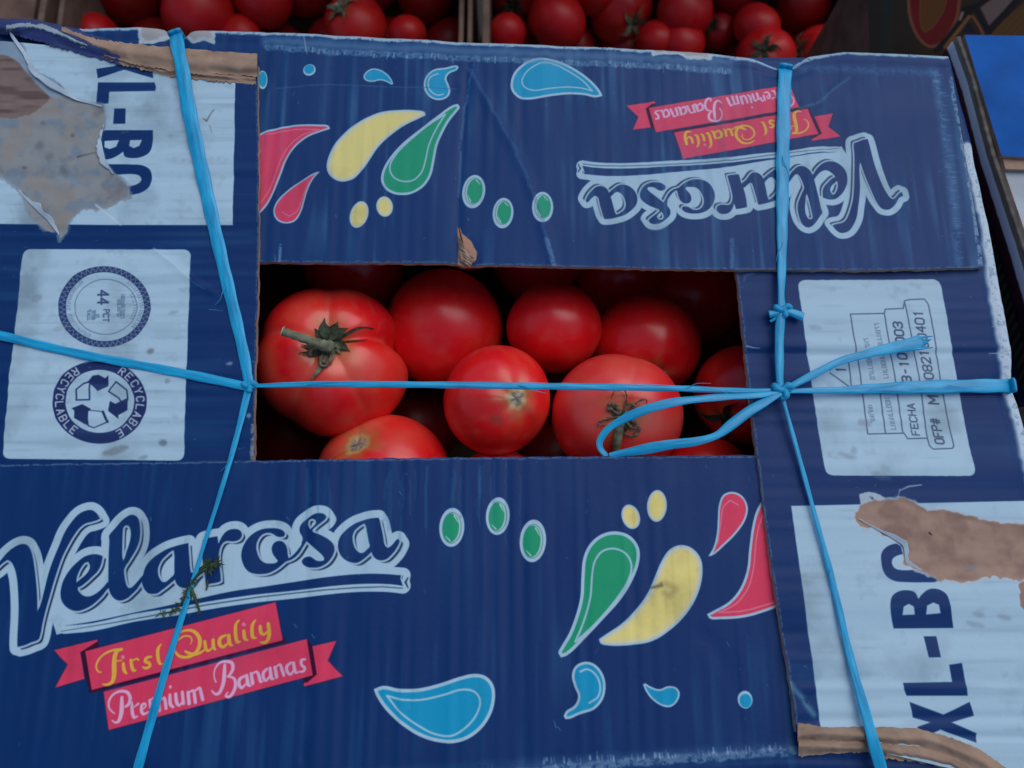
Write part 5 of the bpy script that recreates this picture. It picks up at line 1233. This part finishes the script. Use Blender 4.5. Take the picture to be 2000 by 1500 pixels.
crate("brown board crate of tomatoes behind the box, right of the double partition", [(942,956,0),(1716,1730,0)], 942, 1730)
V, F = box_vf(U3(72,30,ZC).x, U3(84,30,ZC).x, .33, .575, -.36, ZC-.002)
tag(mesh_obj("crate_board", V, F, M_PLY, smooth=False), "brown upright board left of the tomato crates", "board")
V, F = box_vf(U3(-260,30,ZC).x, U3(20,30,ZC).x, .40, .575, -.36, ZC-.03)
tag(mesh_obj("brown_carton", V, F, M_KRAFT_DARK, smooth=False), "dark brown carton at the far left behind the box", "box")
BK = [
 (192,72,44,"small bright tomato just over the rim at the left end of the left back crate",None),(246,-14,64,"dark tomato at the back left of the left back crate",None),
 (388,26,68,"bright broad tomato behind the left twine notch",None),(512,-6,60,"round tomato between the left twine and the stemmed one",None),
 (694,52,64,"orange red tomato with a short stem in the left back crate",(664,14)),(796,66,38,"small tomato right of the stemmed one in the left back crate",None),
 (832,-18,62,"dark tomato in the right corner of the left back crate",None),(590,-22,54,"dark tomato behind the stemmed one",None),(330,-40,50,"dark tomato at the frame's top, above the broad bright one",None),
 (738,-22,46,"dark tomato at the frame's top, right of the short stem",None),(470,70,40,"tomato low behind the rim, between the twine and the stemmed one",None),
 (990,66,38,"small tomato at the left end of the right back crate",None),(1088,42,60,"smooth round tomato in the right back crate, second from its partition",None),
 (1004,-8,46,"dark tomato with a dark calyx by the partition of the right back crate",(1000,12)),(1214,24,60,"tomato with a drooping dark calyx, above the white scuff on the rim",(1238,46)),
 (1160,-16,46,"tomato at the frame's top between two round ones in the right back crate",None),(1338,22,56,"tall tomato in the middle of the right back crate",None),
 (1282,78,40,"tomato low behind the rim, left of the white scuff's end",None),(1332,84,46,"tomato low behind the rim, under the tall one",None),
 (1402,62,34,"dark tomato with a dark calyx in the gap of the right back crate",(1390,50)),(1478,52,46,"orange tomato above the one with a pale calyx",None),
 (1494,112,56,"tomato with a pale star calyx left of the right twine",(1492,96)),(1598,104,52,"rightmost front tomato of the right back crate, calyx to its left",(1562,96)),
 (1570,8,56,"dark tomato in the far right corner of the right back crate",None),(1428,-14,46,"dark tomato at the frame's top, right of the tall one",None),(1260,-40,44,"dark tomato at the frame's top, left of the tall one",None)]
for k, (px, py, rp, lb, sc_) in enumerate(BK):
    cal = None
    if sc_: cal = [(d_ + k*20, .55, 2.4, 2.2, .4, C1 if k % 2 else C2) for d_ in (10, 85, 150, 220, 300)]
    tomato(lb, px, py, rp, ZT - (.02 if "dark" in lb else 0) - (.012 if "low" in lb else 0), sc_, ([200, 20], [.10, .05], .4) if px == 694 else None, .9, (64,44), 100+k, group="tomatoes in the back crates", shade_tone=.38 if "dark" in lb.split(" with")[0] else .66, skin=M_SKIN_DULL, calyx=cal, stem=([(664,22,.9),(656,8,1.05)], [3,2.4]) if px == 694 else None)  # back crates: shade put into the skin colour, deepest on the dark ones
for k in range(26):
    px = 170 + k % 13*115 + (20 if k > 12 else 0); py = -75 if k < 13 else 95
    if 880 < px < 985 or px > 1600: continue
    tomato("tomato of the layer below in the back crates", px, py, 58, -.33, None, None, .9, (32,24), 200+k, group="lower tomatoes in the back crates", shade_tone=.35, skin=M_SKIN_DULL)  # layer below: painted darker in place of shade

# ------------------------------------------------------------------ neighbour box at the right
ZN = -.030
nb = tag(empty("blue_carton", tuple(U3(2060, 300, -.2))), "bright blue topped carton beyond the right edge of the tomato box", "box")
bpy.context.view_layer.update()
M_BLUE = mat("bright_blue_print", (.002,.10,.40), .6, .12, bump=.3, bscale=300, var=.18, vscale=40)
M_PALEB = mat("pale_print", (.42,.47,.52), .55, .4, bump=.3, bscale=300, var=.15, vscale=40)
def slab(name, P, z, t, mtop, mside, parent):
    q = [np.array(U3(x, y, z)) for x, y in P]; n = len(q)
    V = [tuple(v) for v in q] + [(v[0], v[1], v[2]-t) for v in q]
    F = [tuple(range(n))[::-1], tuple(range(n, 2*n))] + [(i, (i+1) % n, (i+1) % n + n, i + n) for i in range(n)]
    a = np.cross(q[1]-q[0], q[2]-q[0])[2]
    if a > 0: F[0] = F[0][::-1]; F[1] = F[1][::-1]; F[2:] = [f[::-1] for f in F[2:]]
    o = mesh_obj(name, V, F, [mtop, mside], smooth=False, mi=[0,1] + [1]*n); to_parent(o, parent); return o
slab("flap", [(1884,68),(2140,72),(2170,318),(1956,304),(1918,180)], ZN, .003, M_BLUE, M_KRAFT, nb)
slab("flap", [(1950,300),(2170,312),(2300,800),(2060,800),(2008,470)], ZN-.0062, .003, M_PALEB, M_KRAFT, nb)
slab("flap_edge", [(1957,305),(2170,320),(2174,336),(1964,330)], ZN-.0028, .0022, M_KRAFT, M_KRAFT, nb)
# its printed left wall: a band of grey, a band of maroon, dark picture below
edge = [(1876,70),(1905,150),(1945,300),(2005,480),(2090,760)]
H_ = .16; nS = 60
E_ = resample(edge, np.linspace(0, 1, nS)); L_ = np.array([U3(x, y, ZN-.001) for x, y in E_])
cs = np.r_[0, np.cumsum(np.hypot(*np.diff(L_[:, :2], axis=0).T))]
ink_n = Ink(0, cs[-1], -H_, 0, (22,22,24), .4*MM)
ink_n.img[:] = np.array((30,28,26))/255.
def hband(z0, z1, c, seed):
    sl, d = ink_n.sdf([np.array([(-.01, z0*MM), (cs[-1]+.01, z0*MM), (cs[-1]+.01, z1*MM), (-.01, z1*MM)])]); ink_n.put(sl, d, c, rough=.5*MM, seed=seed, soft=.5*MM)
hband(-60, -18.0, (26,24,22), 1); hband(-18.5, -10.5, (62,12,28), 2); hband(-10.8, -3.2, (196,208,226), 3); hband(-3.4, 0, (104,98,94), 4)
for k in range(34):
    x = (.05 + k*.0062)
    ink_n.line([[(x, -.0215, .0012), (x+.006, -.031, .0013)]], (96,88,44), alpha=.8, soft=.5*MM)
for k in range(6):
    x = .02 + k*.06; ink_n.line([[(x, -.034, .002), (x+.035, -.036, .002)]], (24,40,88), alpha=.9)
IMN = ink_n.image("carton_side_print"); M_SIDE = mat("carton_side", image=IMN, rough=.55, spec=.4, bump=.3, bscale=300)
V = []; F = []; UVn = []
for i in range(nS):
    for j in range(9):
        z = -H_*j/8; V.append((L_[i,0] + .0025*math.sin(j*1.1 + i*.05)*(j > 0)*.5, L_[i,1], ZN-.0012+z)); UVn.append((cs[i]/cs[-1], 1 + z/H_))
for i in range(nS-1):
    for j in range(8): F.append((i*9+j, (i+1)*9+j, (i+1)*9+j+1, i*9+j+1))
o = mesh_obj("wall", V, F, M_SIDE, uv=UVn); to_parent(o, nb)
sol = o.modifiers.new("thickness", 'SOLIDIFY'); sol.thickness = .003; sol.offset = -1
V = [tuple(L_[0] + np.array([.006,0,-.002])), tuple(L_[-1] + np.array([.006,0,-.002])), (.62, L_[-1][1], ZN-.003), (.62, L_[0][1], ZN-.003)]
V = [(v[0], v[1], ZN-.012) for v in V] + [(v[0], v[1], ZN-.20) for v in V]
to_parent(mesh_obj("body", V, [(0,1,2,3),(7,6,5,4),(0,4,5,1),(1,5,6,2),(2,6,7,3),(3,7,4,0)], M_KRAFT_DARK, smooth=False), nb)

# carton with a bold printed emblem, behind at the right and lower
ZP = -.13
PP_ = lambda P: U(np.asarray(P, float)[:, :2], ZP)
em_o = [(1690,-90),(2160,-90),(2160,130),(1700,130)]
b4 = bounds(PP_(em_o), .0)
ink_p = Ink(*b4, (40,36,34), .35*MM)
ink_p.img[:] = np.array((50,44,36))/255.
ink_p.fill(PP_([(1680,-100),(1770,-100),(1782,40),(1800,130),(1680,130)]), (34,34,38), soft=3*MM)
ink_p.fill(PP_([(1722,-100),(1742,-100),(1752,130),(1720,130)]), (26,46,58), soft=3*MM)
for k in range(14): 
    ink_p.line([[tuple(q) + (.0006,) for q in PP_([(1730+k*5, 110), (1752+k*5, -60)])]], (54,46,44), soft=.6*MM, alpha=.6)
ink_p.fill(PP_([(1930,65),(2000,5),(2160,-80),(2160,130),(1930,130)]), (104,86,46), soft=.8*MM); 
for k in range(9): ink_p.line([[tuple(q) + (.0008,) for q in PP_([(1935+k*14, 80), (2010+k*14, 0)])]], (84,72,48), soft=.8*MM, alpha=.6)
ring_ = smooth_loop([(1779,-80),(1778,0),(1780,28),(1790,60),(1806,82),(1818,88),(1832,84),(1850,65),(1864,38),(1870,5),(1872,-80)], n=4, corner=80)
ink_p.fill(PP_(ring_), (136,92,84), grow=2.6*MM); ink_p.fill(PP_(ring_), (112,14,26))
hole_ = smooth_loop([(1800,-80),(1798,0),(1797,25),(1801,55),(1806,61),(1816,57),(1832,38),(1845,12),(1850,-20),(1850,-80)], n=4, corner=80)
ink_p.fill(PP_(hole_), (140,96,84), grow=.6*MM); ink_p.fill(PP_(hole_), (104,76,42))
for P, w_, c in (([(1940,-10),(1905,12),(1880,18)],5,(18,18,38)),([(1900,16),(1878,40),(1855,70),(1828,100)],6,(20,18,24)),([(1880,25),(1875,38)],3,(150,160,185)),([(1905,12),(1918,40),(1932,62)],6,(18,18,44)),([(2000,-15),(1965,25),(1930,62)],7,(18,18,44)),([(1893,32),(1870,62),(1846,92)],4,(140,112,78)),([(1900,32),(1912,50),(1920,66)],3,(140,104,84))):
    ink_p.line([[tuple(q) + (w_*.36*MM,) for q in PP_(P)]], c, soft=.4*MM)
ink_p.fill(PP_([(1915,15),(1950,-12),(1995,-20),(1965,15),(1932,50)]), (120,124,150)); ink_p.fill(PP_([(1880,62),(1893,42),(1906,66)]), (22,26,62))
ink_p.img *= np.array((.66,.54,.44))
IMP = ink_p.image("emblem_print"); M_EMB = mat("emblem_carton", image=IMP, rough=.75, spec=.08, bump=.3, bscale=300)
q = [np.array(U3(x, y, ZP)) for x, y in ((1690,-90),(2160,-90),(2160,130),(1700,130))]
V = [tuple(v) for v in q] + [(v[0], v[1], -.395) for v in q]
F = [(0,3,2,1),(4,5,6,7),(0,1,5,4),(1,2,6,5),(2,3,7,6),(3,0,4,7)]
o = mesh_obj("printed_carton", V, F, [M_EMB, M_KRAFT_DARK], smooth=False, mi=[0,1,1,1,1,1], uv=[tuple(ink_p.uv(v[:2])) for v in V])
tag(o, "brown carton with a bold red and navy emblem, behind the box at the right", "box")
